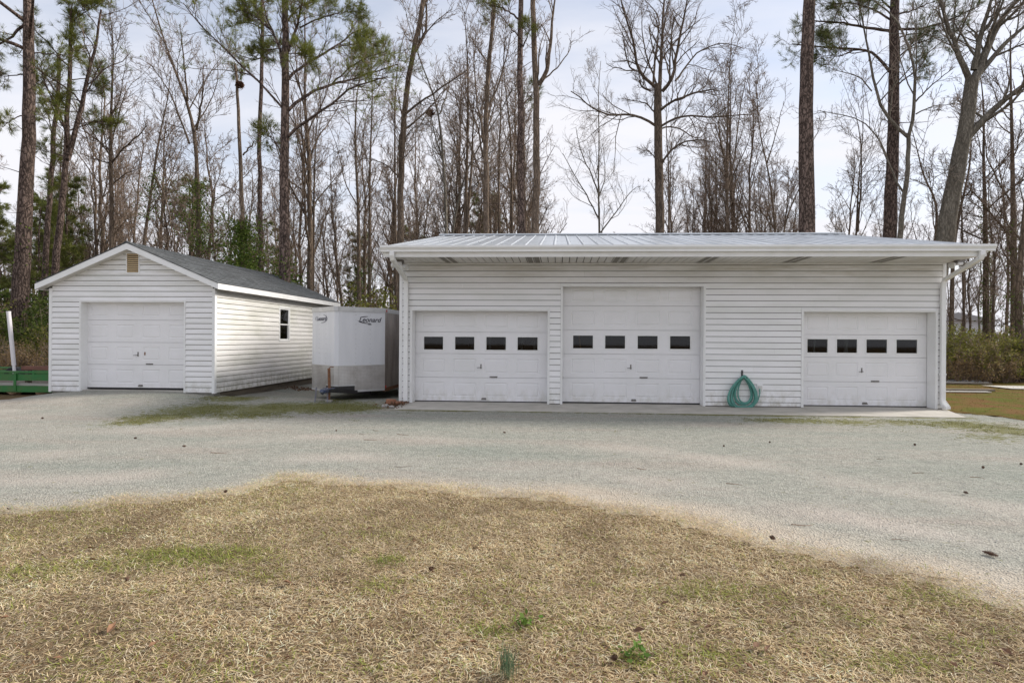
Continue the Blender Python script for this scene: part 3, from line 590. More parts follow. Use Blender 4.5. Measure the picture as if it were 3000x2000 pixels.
# roof: sheathing, ribbed metal panels, ridge cap
RX0, RX1 = GX0 - .05, GX1 + .05; EY = GY - OV; sl_ = (ZR - ZE) / (RY - EY)
deck = MB(); t = .07
deck.loft([(RX0+.01, EY+.02, ZE-t-.035), (RX0+.01, RY, ZR-t-.02), (RX0+.01, 2*RY-EY, ZE-t-.035), (RX0+.01, 2*RY-EY, ZE-.035), (RX0+.01, RY, ZR-.02), (RX0+.01, EY+.02, ZE-.035)],
          [(RX1-.01, EY+.02, ZE-t-.035), (RX1-.01, RY, ZR-t-.02), (RX1-.01, 2*RY-EY, ZE-t-.035), (RX1-.01, 2*RY-EY, ZE-.035), (RX1-.01, RY, ZR-.02), (RX1-.01, EY+.02, ZE-.035)])
RF = deck.build('roof', 'trim', G, gl)
npan = 13; pw = (RX1 - RX0) / npan
for side in (0, 1):
    for i in range(npan):
        xa = RX0 + i * pw; prof = []
        for r_ in range(3):
            c = xa + pw * (r_ + .5) / 3; q = pw / 3
            prof += [(c - q/2 + .0005, 0), (c - .030, 0), (c - .012, .015), (c + .012, .015), (c + .030, 0)]
        prof += [(xa + pw - .001, 0)]; prof = sorted(set(prof)); ye = EY if side == 0 else 2*RY - EY; mb = MB(); n = len(prof); vs = []
        lift = .004 * (i % 2)
        for x, h in prof: vs.append((x, ye, ZE + h + lift - .02))
        for x, h in prof: vs.append((x, RY, ZR + h + lift - .006))
        fs = [(j, j+1, n+j+1, n+j) if side == 0 else (j+1, j, n+j, n+j+1) for j in range(n-1)]; mb.add(vs, fs)
        for r_ in range(3):                               # screw heads beside the ribs
            for fy in (.02, .30, .62, .93):
                c = xa + pw * (r_ + .5) / 3 + .05; y = ye + (RY - ye) * fy; z = ZE - .02 + (ZR - .006 - ZE + .02) * fy + lift
                mb.box(c-.008, c+.008, y-.008, y+.008, z, z+.010)
        mb.build('roof_panel', 'galv', RF)
mb = MB(); rc = [(RY-.15, ZR-.012), (RY-.15, ZR+.022), (RY, ZR+.058), (RY+.15, ZR+.022), (RY+.15, ZR-.012), (RY, ZR+.03)]
mb.loft([(RX0-.01, a, b) for a, b in rc], [(RX1+.01, a, b) for a, b in rc]); mb.build('ridge_cap', 'galv', RF)
for x in (RX0, RX1):                                      # rake trim
    mb = MB(); s = -1 if x == RX0 else 1
    for ya in (EY, 2*RY - EY):
        mb.add([(x, ya, ZE-.17), (x, ya, ZE-.022), (x, RY, ZR-.01), (x, RY, ZR-.16), (x+s*.02, ya, ZE-.17), (x+s*.02, ya, ZE-.022), (x+s*.02, RY, ZR-.01), (x+s*.02, RY, ZR-.16)], [(0,1,2,3),(4,7,6,5),(0,4,5,1),(3,2,6,7),(1,5,6,2),(0,3,7,4)])
    mb.build('rake_board', 'trim', G, gl)
MB().box(RX0+.005, RX1-.005, EY+.005, EY+.025, ZS-.022, ZE-.05).build('fascia', 'trim', G, gl)
# gutter (K profile)
gp = [(0, 0), (-.085, 0), (-.085, .035), (-.10, .055), (-.125, .085), (-.125, .125), (-.115, .125), (-.115, .09), (-.09, .06), (-.075, .012), (-.008, .012), (-.008, .125), (0, .125)]
gz0 = ZE - .145; gx0, gx1 = RX0 - .03, RX1 + .10
mb = MB(); mb.loft([(gx0, EY + a, gz0 + b) for a, b in gp], [(gx1, EY + a, gz0 + b) for a, b in gp], cap=True); GU = mb.build('gutter', 'trim', G, gl)
for x in (gx0 + .001, gx1 - .001):
    mb = MB(); ep = [(0,0),(-.085,0),(-.085,.035),(-.125,.085),(-.125,.125),(0,.125)]; mb.loft([(x-.002, EY+a, gz0+b) for a, b in ep], [(x+.002, EY+a, gz0+b) for a, b in ep]); mb.build('end_cap', 'trim', GU)
# soffit boards, two perforated stripes at intervals
ns = 78; sw_ = (GX1 - GX0 + .06) / ns; vents = {7, 8, 19, 20, 31, 32, 43, 44, 55, 56, 67, 68}
for i in range(ns):
    a = GX0 - .03 + i * sw_; mb = MB(); y0, y1 = EY + .026, GY + .018; z = ZS
    mb.loft([(a+.012, y0, z+.012), (a+.018, y0, z), (a+sw_-.004, y0, z), (a+sw_-.001, y0, z+.012)], [(a+.012, y1, z+.012), (a+.018, y1, z), (a+sw_-.004, y1, z), (a+sw_-.001, y1, z+.012)])
    s = mb.build('soffit_board', 'soffit', G, gl)
    if i in vents:
        mb = MB(); k = 34
        for j in range(k):
            yy = y0 + .05 + (y1 - y0 - .1) * j / k; mb.box(a + .028, a + sw_ - .02, yy, yy + .021, z - .003, z + .001)
        mb.build('vent_strip', 'soffit_perf', s)
MB().box(GX0+.06, GX1-.06, GY-.018, GY+.003, ZS-.030, ZS-.004).build('frieze_channel', 'trim', G, gl)
MB().box(RX0+.02, RX1-.02, EY+.03, GY+.01, ZS+.014, ZS+.02).build('soffit_backing', 'inside', G, gl)
# downspouts
for pxg, pxw, kick in ((1150, 1188, -1), (2876, 2760, 1)):
    xg = PY(pxg, 742, EY - .06).x; xw = PY(pxw, 900, GY - .05).x; x = (xg + xw) / 2 if kick < 0 else GX1 - .085
    x = max(x, GX0 + .075) if kick < 0 else x
    pts = [(x, EY-.055, gz0+.004), (x, EY-.055, gz0-.07), (x, EY-.02, gz0-.14), (x, GY-.10, 2.72+.07), (x, GY-.058, 2.72-.03), (x, GY-.05, 2.60), (x, GY-.05, .22)]
    if kick > 0: pts += [(x, GY-.05, .17), (x, GY-.09, .10), (x, GY-.20, .062)]
    else: pts += [(x, GY-.05, .05)]
    d = MB().rect_tube(pts, .098, .07).build('downspout', 'trim', G, gl, bevel=.012)
    for z in (.75, 2.3): MB().box(x-.056, x+.056, GY-.088, GY-.001, z, z+.03).build('strap', 'trim', d)
    if kick > 0:
        mb = MB()
        for j in range(5): t = j / 4; y = GY - .06 - .13 * t; z = .16 - .095 * t + .0; mb.box(x-.0505, x+.0505, y-.038, y-.030, z-.03, z+.045 - .01*t)
        mb.build('elbow_crimp', 'trim', d)
# outlet by the hose, small junction cap
cx, cz = PY(2226, 1135, GY).x, PY(2226, 1137, GY).z
mb = MB(); mb.box(cx-.062, cx+.062, GY-.016, YW-.001, cz-.085, cz+.085); o_ = mb.build('outlet_mount', 'trim', G, gl, bevel=.004)
MB().box(cx-.04, cx+.04, GY-.036, GY-.0165, cz-.06, cz+.055).build('outlet_cover', 'soffit', o_, bevel=.006)

# apron slab in front
q = [(-3.60, YW+.30), (-3.36, 11.43), (7.87, 11.27), (8.36, YW), (8.2, YW+.30)]
mb = MB(); n = len(q); mb.loft([(a, b, -.06) for a, b in q], [(a, b, .012) for a, b in q]); ap = mb.build('concrete_apron', 'concrete', bevel=.006); ap['kind'] = 'structure'

# ---------------------------------------------------------------- the small gabled garage
HX0, HX1, HY, HB = -12.275, -8.175, 13.0, 20.05; HXM = (HX0 + HX1) / 2 + 0.02; HE = 2.64; HYW = HY + .02
hl = (HXM, HY + 3.5, 0.12)
H = empty('small_garage', hl, 'small white gabled garage with one overhead door and grey shingle roof', 'garage')
slope = (3.70 - 2.735) / (HXM + 12.47 )
zr = lambda x: 3.70 - slope * abs(x - HXM)                # roof top surface
hop = (-11.505, -8.905, 2.312)
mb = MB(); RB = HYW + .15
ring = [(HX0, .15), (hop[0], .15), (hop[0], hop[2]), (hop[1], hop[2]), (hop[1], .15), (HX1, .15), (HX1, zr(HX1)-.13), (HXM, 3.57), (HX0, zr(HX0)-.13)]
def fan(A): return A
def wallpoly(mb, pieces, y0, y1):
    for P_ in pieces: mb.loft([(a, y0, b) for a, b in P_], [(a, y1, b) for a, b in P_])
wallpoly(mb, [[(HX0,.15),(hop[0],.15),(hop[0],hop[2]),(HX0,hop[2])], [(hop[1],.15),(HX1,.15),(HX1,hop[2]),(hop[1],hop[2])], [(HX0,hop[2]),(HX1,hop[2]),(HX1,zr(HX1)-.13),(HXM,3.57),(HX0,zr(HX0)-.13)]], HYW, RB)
HF = mb.build('front_wall', 'inside', H, hl)  # dark backing colour stands in for shadow in the lap gaps
va, vb = PY(369.5, 740, HY), PY(408.5, 801, HY)
vent = (va.x, vb.x, vb.z, va.z)
def gl_lim(z):
    if z <= zr(HX1) - .14: return (HX0 + .05, HX1 - .05)
    w = max(0.02, (3.70 - .14 - z) / slope); return (max(HX0 + .05, HXM - w), min(HX1 - .05, HXM + w))
siding(HF, lambda u, n, z: (u, HYW - n, z), gl_lim, .13, 3.50, .127, .13, [(hop[0]-.022, hop[1]+.022, -1, hop[2]+.022), vent], DUTCH, 'vinyl', lambda k: [HXM - .35 + .3 * (k % 3)] if k > 17 else [])
mb = MB(); a, b, t = hop; y0, y1 = HYW - .028, HYW + .001
mb.box(a-.022, a, y0, y1, .13, t+.022); mb.box(b, b+.022, y0, y1, .13, t+.022); mb.box(a, b, y0, y1, t, t+.022); mb.build('door_trim', 'trim', H, hl, bevel=.004)
mb = MB(); mb.box(a+.001, a+.018, HYW-.02, HYW+.26, .13, t-.001); mb.box(b-.018, b-.001, HYW-.02, HYW+.26, .13, t-.001); mb.box(a+.018, b-.018, HYW-.02, HYW+.26, t-.02, t-.001); mb.build('door_jamb', 'trim', H, hl)
hd = garage_door(H, hl, a - .02, b + .02, [.225,.787,1.328,1.869,2.36], 13.2)
# the rust mark left by a lost handle
MB().box(*[v for v in (PY(425, 1035, 13.2).x - .018, PY(425, 1035, 13.2).x + .012)], 13.195, 13.199, PY(425,1040,13.2).z, PY(425,1031,13.2).z).build('rust_mark', 'rust', hd)
MB().box(a - .3, b + .3, 13.26, 13.28, t - .06, 2.6).build('header_board', 'inside', H, hl)
# gable vent: frame and slats
x0, x1, z0, z1 = vent; mb = MB(); f = .022; yv = HYW - .026
mb.box(x0, x1, yv, HYW, z0, z0+f); mb.box(x0, x1, yv, HYW, z1-f, z1); mb.box(x0, x0+f, yv, HYW, z0+f, z1-f); mb.box(x1-f, x1, yv, HYW, z0+f, z1-f); vo = mb.build('gable_vent', 'trim', H, hl)
MB().box(x0+f, x1-f, HYW-.002, HYW-.0005, z0+f, z1-f).build('vent_screen', 'rubber', vo)
ns = 9; dz = (z1 - z0 - 2*f) / ns
for i in range(ns):
    z = z0 + f + i * dz; mb = MB(); A = [(yv+.001, z+.010), (yv+.001, z+.034), (HYW-.003, z+dz*.97), (HYW-.003, z+dz*.97-.006)]
    mb.loft([(x0+f, p, q) for p, q in A], [(x1-f, p, q) for p, q in A]); mb.build('slat', 'beige_vent', vo)
for x, s in ((HX0, 1), (HX1, -1)):
    mb = MB(); p, q = sorted((x - s*.018, x + s*.05)); zt = 2.62
    mb.box(p, q, HYW-.024, HYW, .12, zt); p, q = sorted((x - s*.018, x)); mb.box(p, q, HYW, HYW+.06, .12, zt); mb.build('corner_post', 'trim', H, hl)
# right side wall with a window, planks one by one
wa, wb = PX(817.5, 1000, HX1).y, PX(846.5, 1000, HX1).y; wz0, wz1 = 1.375, 2.345
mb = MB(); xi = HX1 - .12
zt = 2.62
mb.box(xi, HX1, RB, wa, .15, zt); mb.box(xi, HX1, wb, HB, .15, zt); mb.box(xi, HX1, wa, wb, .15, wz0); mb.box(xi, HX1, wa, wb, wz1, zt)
HS = mb.build('side_wall', 'inside', H, hl)  # dark backing here too, painting the shadow lines between planks
siding(HS, lambda u, n, z: (HX1 + n, u, z), lambda z: (HYW + .06, HB), .12, zt - .02, .127, .125, [(wa-.03, wb+.03, wz0-.03, wz1+.03)], DUTCH, 'vinyl_old', lambda k: [HY + 2.2 + (k * 1.61) % 3.4])
mb = MB(); X = HX1 + .022; t = .045
mb.box(HX1-.05, X, wa-.03, wa+t-.02, wz0-.03, wz1+.03); mb.box(HX1-.05, X, wb-t+.02, wb+.03, wz0-.03, wz1+.03); mb.box(HX1-.05, X, wa+t-.02, wb-t+.02, wz0-.03, wz0+.02); mb.box(HX1-.05, X, wa+t-.02, wb-t+.02, wz1-.02, wz1+.03)
wf = mb.build('window', 'trim', H, hl, bevel=.004); zm = (wz0 + wz1) / 2 - .01
for (p, q, xo) in ((wz0+.02, zm+.012, -.022), (zm-.012, wz1-.02, -.006)):
    ya, yb = wa+t-.02, wb-t+.02; s = .03; mb = MB(); xa, xb = HX1+xo-.012, HX1+xo+.012
    mb.box(xa, xb, ya, ya+s, p, q); mb.box(xa, xb, yb-s, yb, p, q); mb.box(xa, xb, ya+s, yb-s, p, p+s); mb.box(xa, xb, ya+s, yb-s, q-s, q); mb.build('sash', 'trim', wf)
    MB().box(HX1+xo-.003, HX1+xo+.003, ya+s-.002, yb-s+.002, p+s-.002, q-s+.002).build('pane', 'glass', wf)
MB().box(HX1-.30, HX1-.27, wb-.20, wb+.25, .9, 2.3).build('inner_shelf', 'card', H, hl)
# remaining walls
mb = MB(); mb.box(HX0, HX0+.12, RB, HB, .15, zt); lw = mb.build('side_wall', 'vinyl', H, hl); mg = MB()
siding(lw, lambda u, n, z: (HX0 - n, u, z), lambda z: (HYW+.06, HB), .12, zt-.02, .127, .125, [], DUTCH, 'vinyl', merged=mg); mg.build('siding', 'vinyl', lw)
mb = MB(); wallpoly(mb, [[(HX0+.12,.15),(HX1-.12,.15),(HX1-.12,zt),(HX0+.12,zt)], [(HX0+.12,zt),(HX1-.12,zt),(HXM,3.55)]], HB-.12, HB-.001); mb.build('rear_wall', 'vinyl', H, hl)
MB().box(HX0+.12, HX1-.12, RB, HB-.12, .10, .14).build('floor_slab', 'concrete', H, hl)
# foundation: blocks at the front corners, old sill timbers along the side
mb = MB(); mb.box(HX0+.03, hop[0]-.0, HY+.04, HY+.30, -.12, .149); mb.build('foundation', 'block', H, hl, bevel=.008); MB().box(hop[1], HX1-.03, HY+.04, HY+.30, -.12, .149).build('foundation', 'block', H, hl, bevel=.008)
MB().box(hop[0]-.001, hop[1]+.001, HY+.05, HY+.40, -.1, .172).build('door_sill', 'concrete', H, hl)
for (p, q, za, zb, ins) in ((HY+.31, 16.2, -.03, .112, .05), (16.22, HB-.1, -.05, .112, .06), (HY+.31, 17.6, -.22, -.036, .03), (17.62, HB-.1, -.25, -.056, .04)):
    MB().box(HX1-.26, HX1-ins, p, q, za, zb).build('sill_timber', 'old_timber', H, hl, bevel=.01)
MB().box(HX0+.04, HX0+.24, HY+.31, HB-.1, -.25, .12).build('foundation', 'block', H, hl)
# roof
EX0, EX1, FY, BY = HX0 - .185, HX1 + .185, HY - .19, HB + .20
def rp_(x, off=0): return zr(x) + off
mb = MB(); t = .05
mb.loft([(EX0, FY+.02, rp_(EX0,-t-.02)), (HXM, FY+.02, 3.70-t-.02), (EX1, FY+.02, rp_(EX1,-t-.02)), (EX1, FY+.02, rp_(EX1,-.02)), (HXM, FY+.02, 3.68), (EX0, FY+.02, rp_(EX0,-.02))],
        [(EX0, BY, rp_(EX0,-t-.02)), (HXM, BY, 3.70-t-.02), (EX1, BY, rp_(EX1,-t-.02)), (EX1, BY, rp_(EX1,-.02)), (HXM, BY, 3.68), (EX0, BY, rp_(EX0,-.02))])
HR = mb.build('roof', 'old_timber', H, hl)
for s, xe in ((-1, EX0), (1, EX1)):                       # rake fascia, eave fascia, gable soffit
    mb = MB(); A = [(xe, rp_(xe, -.025)), (HXM, 3.675), (HXM, 3.675 - .145), (xe, rp_(xe, -.16))]
    mb.loft([(p, FY, q) for p, q in A], [(p, FY + .019, q) for p, q in A]); mb.build('rake_board', 'trim', H, hl)
    p, q = sorted((xe, xe + s * .02)); MB().box(p, q, FY+.001, BY, rp_(xe, -.165), rp_(xe, -.028)).build('eave_fascia', 'trim', H, hl)
    mb = MB(); xw = HX0 if s < 0 else HX1; A = [(xe + (-s)*.001, rp_(xe, -.155)), (HXM, 3.70 - .155), (HXM, 3.70 - .147), (xe + (-s)*.001, rp_(xe, -.147))]
    mb.loft([(p, FY+.02, q) for p, q in A], [(p, HYW, q) for p, q in A]); mb.build('gable_soffit', 'soffit', H, hl)
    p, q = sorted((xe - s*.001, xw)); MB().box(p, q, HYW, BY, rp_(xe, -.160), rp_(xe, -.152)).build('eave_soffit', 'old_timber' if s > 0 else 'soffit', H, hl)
# shingles: tabs laid in staggered courses
sn = math.sqrt(1 + slope ** 2); run = (EX1 - HXM) * sn; expo = .145; ncourse = int(run / expo) + 1; tabw = .305
cand = []; rest = {1: MB(), -1: MB()}
for s in (1, -1):
    for c in range(ncourse):
        d0 = run + .03 - c * expo; d1 = max(d0 - expo - .05, 0.0)
        xa, xb = HXM + s * d0 / sn, HXM + s * d1 / sn; off = (c % 2) * tabw * .5 + .05 * rs.random(); y = FY - .015 - off
        while y < BY:
            ya, yb = max(y + .002, FY - .015), min(y + tabw - .003, BY + .01); y += tabw
            if yb - ya < .03: continue
            th = .014 + .008 * rs.random()
            za, zb = zr(xa) - .016, zr(xb) - .016 + 0.0
            A = [(xa, za + .002), (xa, za + .002 + th), (xb, zb + .004), (xb, zb)]
            cand.append((s, ya, A, [(p, ya, q) for p, q in A], [(p, yb, q) for p, q in A]))
def butt(o):                                            # dark asphalt tab edges, blackened to draw the shade line of each course
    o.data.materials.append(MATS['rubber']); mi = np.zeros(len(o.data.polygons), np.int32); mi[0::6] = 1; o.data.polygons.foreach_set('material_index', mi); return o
cand.sort(key=lambda k: (k[0] < 0, k[1]))
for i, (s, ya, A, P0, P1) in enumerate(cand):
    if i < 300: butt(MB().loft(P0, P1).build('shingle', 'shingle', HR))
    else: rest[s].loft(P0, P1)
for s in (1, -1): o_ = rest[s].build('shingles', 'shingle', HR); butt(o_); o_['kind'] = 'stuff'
mb = MB()
y = FY - .015; 
while y < BY: 
    y2 = min(y + .20, BY + .01); h = .012 * rs.random()
    mb.loft([(HXM-.15, y, zr(HXM-.15)+.004), (HXM, y, 3.712+.004+h), (HXM+.15, y, zr(HXM+.15)+.004), (HXM, y, 3.695)], [(HXM-.15, y2+.02, zr(HXM-.15)-.002), (HXM, y2+.02, 3.708), (HXM+.15, y2+.02, zr(HXM+.15)-.002), (HXM, y2+.02, 3.69)]); y = y2
mb.build('ridge_shingles', 'shingle', HR)

# ---------------------------------------------------------------- enclosed white trailer between the garages
TX0, TX1, TYc, TYn, TB = -6.14, -4.30, 13.80, 13.02, 17.6; TXM = -5.22; zb_, zt_ = .19, 2.12
tl = (TXM, 15.4, gzf(TXM, 15.4))
TR = empty('enclosed_trailer', tl, 'white enclosed cargo trailer with V nose and diamond plate stone guard', 'trailer')
ring = [(TX0, TYc), (TXM-.05, TYn+.015), (TXM+.05, TYn+.015), (TX1, TYc), (TX1, TB), (TX0, TB)]
mb = MB(); mb.loft([(a, b, zb_) for a, b in ring], [(a, b, zt_) for a, b in ring]); tb = mb.build('body', 'trailer_skin', TR, tl)
mb = MB(); mb.box(TX1-.001, TX1+.004, TYc+.01, TB, zb_+.02, zt_-.02); sp = mb.build('side_skin', 'trailer_side_shaded', TR, tl)
mb = MB(); mb.box(TX0-.004, TX0+.001, TYc+.01, TB, zb_+.02, zt_-.02); mb.build('side_skin', 'trailer_side_shaded', TR, tl)
for y in (14.35, 14.96, 15.57, 16.18, 16.8): MB().box(TX1+.004, TX1+.008, y-.012, y+.012, zb_+.03, zt_-.03).build('seam_strip', 'trailer_side_shaded', sp)
def nose(name, za, zb, out, m, parent, xs=(0., 1.), side=None):
    """panel laid on the V nose, out = distance proud of the skin; xs = part of each half covered, 0 corner .. 1 centre"""
    for sd_ in ((-1, 1) if side is None else (side,)):
        xc = TX0 if sd_ < 0 else TX1; A = Vector((xc, TYc)); B = Vector((TXM + sd_*.05, TYn + .015)); nrm = Vector((sd_ * abs(B.y - A.y), -abs(B.x - A.x))).normalized()
        p, q = A.lerp(B, xs[0]) , A.lerp(B, xs[1]); p0, q0 = p + nrm*.001, q + nrm*.001; p1, q1 = p + nrm*out, q + nrm*out
        mb = MB(); mb.loft([(p0.x,p0.y,za),(q0.x,q0.y,za),(q1.x,q1.y,za),(p1.x,p1.y,za)], [(p0.x,p0.y,zb),(q0.x,q0.y,zb),(q1.x,q1.y,zb),(p1.x,p1.y,zb)]); mb.build(name, m, parent, tl)
zg = .80
nose('stone_guard', zb_, zg, .006, 'diamond_plate', TR, (0., .66)); nose('stone_guard_centre', zb_+.14, zg, .006, 'diamond_plate', TR, (.66, 1.))
nose('tongue_shadow_sheet', zb_-.01, zb_+.129, .008, 'black_iron', TR, (.66, 1.)); MB().box(TXM-.056, TXM+.056, TYn+.004, TYn+.0145, zb_-.01, zb_+.129).build('tongue_shadow_sheet', 'black_iron', TR, tl)  # flat black sheet painting the dark shadow behind the tongue
nose('guard_edge', zg, zg+.014, .010, 'alu_trim', TR); nose('guard_edge', zb_-.02, zb_+.03, .011, 'alu_trim', TR, (0., .66)); nose('guard_edge', zb_+.13, zb_+.165, .011, 'alu_trim', TR, (.66, 1.))
for (za, zb, m_, o_, nm) in ((zb_+.14, zg, 'diamond_plate', .009, 'stone_guard_fold'), (zg, zg+.014, 'alu_trim', .013, 'guard_edge'), (zb_+.13, zb_+.165, 'alu_trim', .014, 'guard_edge'), (zt_-.02, zt_+.085, 'alu_trim', .024, 'roof_trim')):
    MB().box(TXM-.056, TXM+.056, TYn+.015-o_, TYn+.0145, za, zb).build(nm, m_, TR, tl)
nose('roof_trim', zt_-.02, zt_+.085, .02, 'alu_trim', TR)
mb = MB(); mb.box(TX1-.02, TX1+.02, TYc+.0, TB+.01, zt_-.02, zt_+.085); mb.build('roof_rail', 'alu_trim', TR, tl); mb = MB(); mb.box(TX0-.02, TX0+.02, TYc+.0, TB+.01, zt_-.02, zt_+.085); mb.build('roof_rail', 'alu_trim', TR, tl)
mb = MB(); mb.loft([(a, b, zt_+.002) for a, b in ring], [(TXM + (a-TXM)*.97, b, zt_+.09) for a, b in ring]); mb.build('roof', 'alu_trim', TR, tl)
for x in (TX0, TX1): p, q = sorted((x - (.05 if x > TXM else -.05), x + (.012 if x > TXM else -.012))); MB().box(p, q, TYc+.02, TB, zb_-.05, zb_+.04).build('bottom_rail', 'rust', TR, tl)
# rows of screw heads down the nose
for sd_ in (-1, 1):
    xc = TX0 if sd_ < 0 else TX1; A = Vector((xc, TYc)); B = Vector((TXM + sd_*.05, TYn + .015)); nrm = Vector((sd_ * abs(B.y - A.y), -abs(B.x - A.x))).normalized()
    mb = MB()
    for fr in (.33, .64):
        c = A.lerp(B, fr) + nrm * .002
        for k in range(16):
            z = .28 + k * .116
            if z > zt_ - .06: break
            o2 = .008 if z < zg else .002; e = c + nrm * o2; mb.add([(e.x + math.cos(a)*.006, e.y - .002, z + math.sin(a)*.006) for a in [j*1.0472 for j in range(6)]], [(0,1,2,3,4,5)])
    o_ = mb.build('screw_heads', 'metal_dark', TR, tl); o_['kind'] = 'stuff'
# lettering
def text_mesh(body, size, shear, m, M4, name, parent, ploc):
    cu = bpy.data.curves.new(name, 'FONT'); cu.body = body; cu.size = size; cu.shear = shear; cu.align_x = 'CENTER'; cu.align_y = 'CENTER'; cu.extrude = .001; cu.offset = 0.002
    ob = bpy.data.objects.new('tmp', cu); COL.objects.link(ob); bpy.context.view_layer.update()
    me = bpy.data.meshes.new_from_object(ob.evaluated_get(bpy.context.evaluated_depsgraph_get())); bpy.data.objects.remove(ob)
    me.transform(M4); me.materials.clear(); me.materials.append(MATS[m]); me.name = name; return mobj(name, me, parent, ploc)
def nose_frame(sd_, fr, z, out=.006):
    xc = TX0 if sd_ < 0 else TX1; A = Vector((xc, TYc)); B = Vector((TXM + sd_*.05, TYn + .015)); nrm = Vector((sd_ * abs(B.y - A.y), -abs(B.x - A.x))).normalized()
    c = A.lerp(B, fr) + nrm * out; X = Vector((-nrm.y, nrm.x, 0)); return Matrix(((X.x, 0, nrm.x, c.x), (X.y, 0, nrm.y, c.y), (0, 1, 0, z), (0, 0, 0, 1)))
for sd_, fr, z, m, sz in ((1, .345, 1.905, 'decal', .165), (-1, .42, 1.93, 'decal_faded', .145)):
    M4 = nose_frame(sd_, fr, z); d = text_mesh('Leonard', sz, .35, m, M4, 'lettering', TR, tl)
    mb = MB(); k = 22; arcs = ((-2.9, -1.5), (1.7, 2.5)) if sd_ > 0 else ((-1.6, 1.2), (2.5, 3.6)); rx, rz = (.31, .085) if sd_ > 0 else (.30, .10)
    for a0, a1 in arcs:
        for j in range(k):
            t0, t1 = a0 + (a1-a0)*j/k, a0 + (a1-a0)*(j+1)/k; w0, w1 = .004 + .007*math.sin(math.pi*j/k), .004 + .007*math.sin(math.pi*(j+1)/k)
            mb.add([M4 @ Vector((math.cos(t)*(rx+w), math.sin(t)*(rz+w), .0006)) for t, w in ((t0,-w0),(t1,-w1),(t1,w1),(t0,w0))], [(0,1,2,3)])
    mb.build('emblem_ring', m, d)
    if sd_ > 0: text_mesh('USA', .05, .0, m, nose_frame(sd_, fr, z - .105), 'small_print', TR, tl)
MB().box(TX1+.004, TX1+.03, TYc+.03, TYc+.11, zt_-.005, zt_+.05).build('marker_light', 'red_lens', TR, tl, bevel=.006)
MB().box(TX1+.004, TX1+.028, TYc+.02, TYc+.07, zb_+.04, zb_+.10).build('marker_light', 'red_lens', TR, tl, bevel=.006)
# tongue, coupler, jack, chains
jx, jy = TXM, 12.62; jg = gzf(jx, jy)
mb = MB()
for s in (-1, 1): mb.loft([(TXM+s*.55-.03, TYc, .07), (TXM+s*.55+.03, TYc, .07), (TXM+s*.55+.03, TYc, .16), (TXM+s*.55-.03, TYc, .16)], [(TXM+s*.05-.03, 12.45, .23), (TXM+s*.05+.03, 12.45, .23), (TXM+s*.05+.03, 12.45, .30), (TXM+s*.05-.03, 12.45, .30)])
tg = mb.build('tongue', 'black_iron', TR, tl)
mb = MB(); mb.box(TXM-.065, TXM+.065, 12.26, 12.58, .24, .305); mb.box(TXM-.13, TXM+.13, 12.55, 12.66, .306, .32); mb.tube([(TXM, 12.28, .235), (TXM, 12.23, .27), (TXM, 12.26, .305)], .045); mb.build('coupler', 'blue_paint', TR, tl, bevel=.01)
mb = MB(); mb.tube([(jx+.01, jy, .25), (jx-.005, jy, .74)], .032, 10); mb.tube([(jx, jy, jg+.05), (jx+.01, jy, .26)], .024, 10); mb.tube([(jx-.005, jy, .74), (jx-.005, jy, .765)], [.040, .03], 10); mb.tube([(jx-.005, jy, .765), (jx+.03, jy-.01, .80), (jx+.11, jy-.02, .80)], .010); jk = mb.build('jack', 'rust', TR, tl)
MB().box(jx-.06, jx+.06, jy-.06, jy+.06, jg+.0, jg+.05).build('jack_foot', 'concrete', jk, bevel=.006)
for s, x in ((-1, TXM-.22), (1, TXM+.03)):
    mb = MB(); top, bot = Vector((x, 12.45, .34)), Vector((x + s*.02, 12.42, gzf(x, 12.42) + .02)); k = 11
    for j in range(k):
        c = top.lerp(bot, (j + .5) / k); h = (top - bot).length / k * .68; e = Vector((1, 0, 0)) if j % 2 else Vector((0, 1, 0))
        mb.tube([c + e * (math.cos(a) * .017) + Vector((0, 0, math.sin(a) * h)) for a in [i * math.pi / 5 for i in range(11)]], .0065, 5, cap=False)
    mb.build('safety_chain', 'chain', TR, tl)
for x in (TX0 + .03, TX1 - .23):
    mb = MB(); yw = 16.0; zc = gzf(x, yw) + .32; prof = [(0, .30), (.02, .32), (.18, .32), (.20, .30), (.19, .2), (.01, .2)]; k = 24; vs = [(x + a, yw + math.cos(j*2*math.pi/k)*r, zc + math.sin(j*2*math.pi/k)*r) for j in range(k) for a, r in prof]; m_ = len(prof)
    mb.add(vs, [(j*m_+i, j*m_+(i+1)%m_, ((j+1)%k)*m_+(i+1)%m_, ((j+1)%k)*m_+i) for j in range(k) for i in range(m_)]); wh = mb.build('wheel', 'rubber', TR, tl)
    mb = MB(); mb.tube([(x+.03, yw, zc), (x+.17, yw, zc)], .195, 20); mb.build('rim', 'alu', wh)
MB().box(TXM-.45, TXM+.45, 15.96, 16.04, gzf(TXM,16)+.28, gzf(TXM,16)+.36).build('axle', 'black_iron', TR, tl)

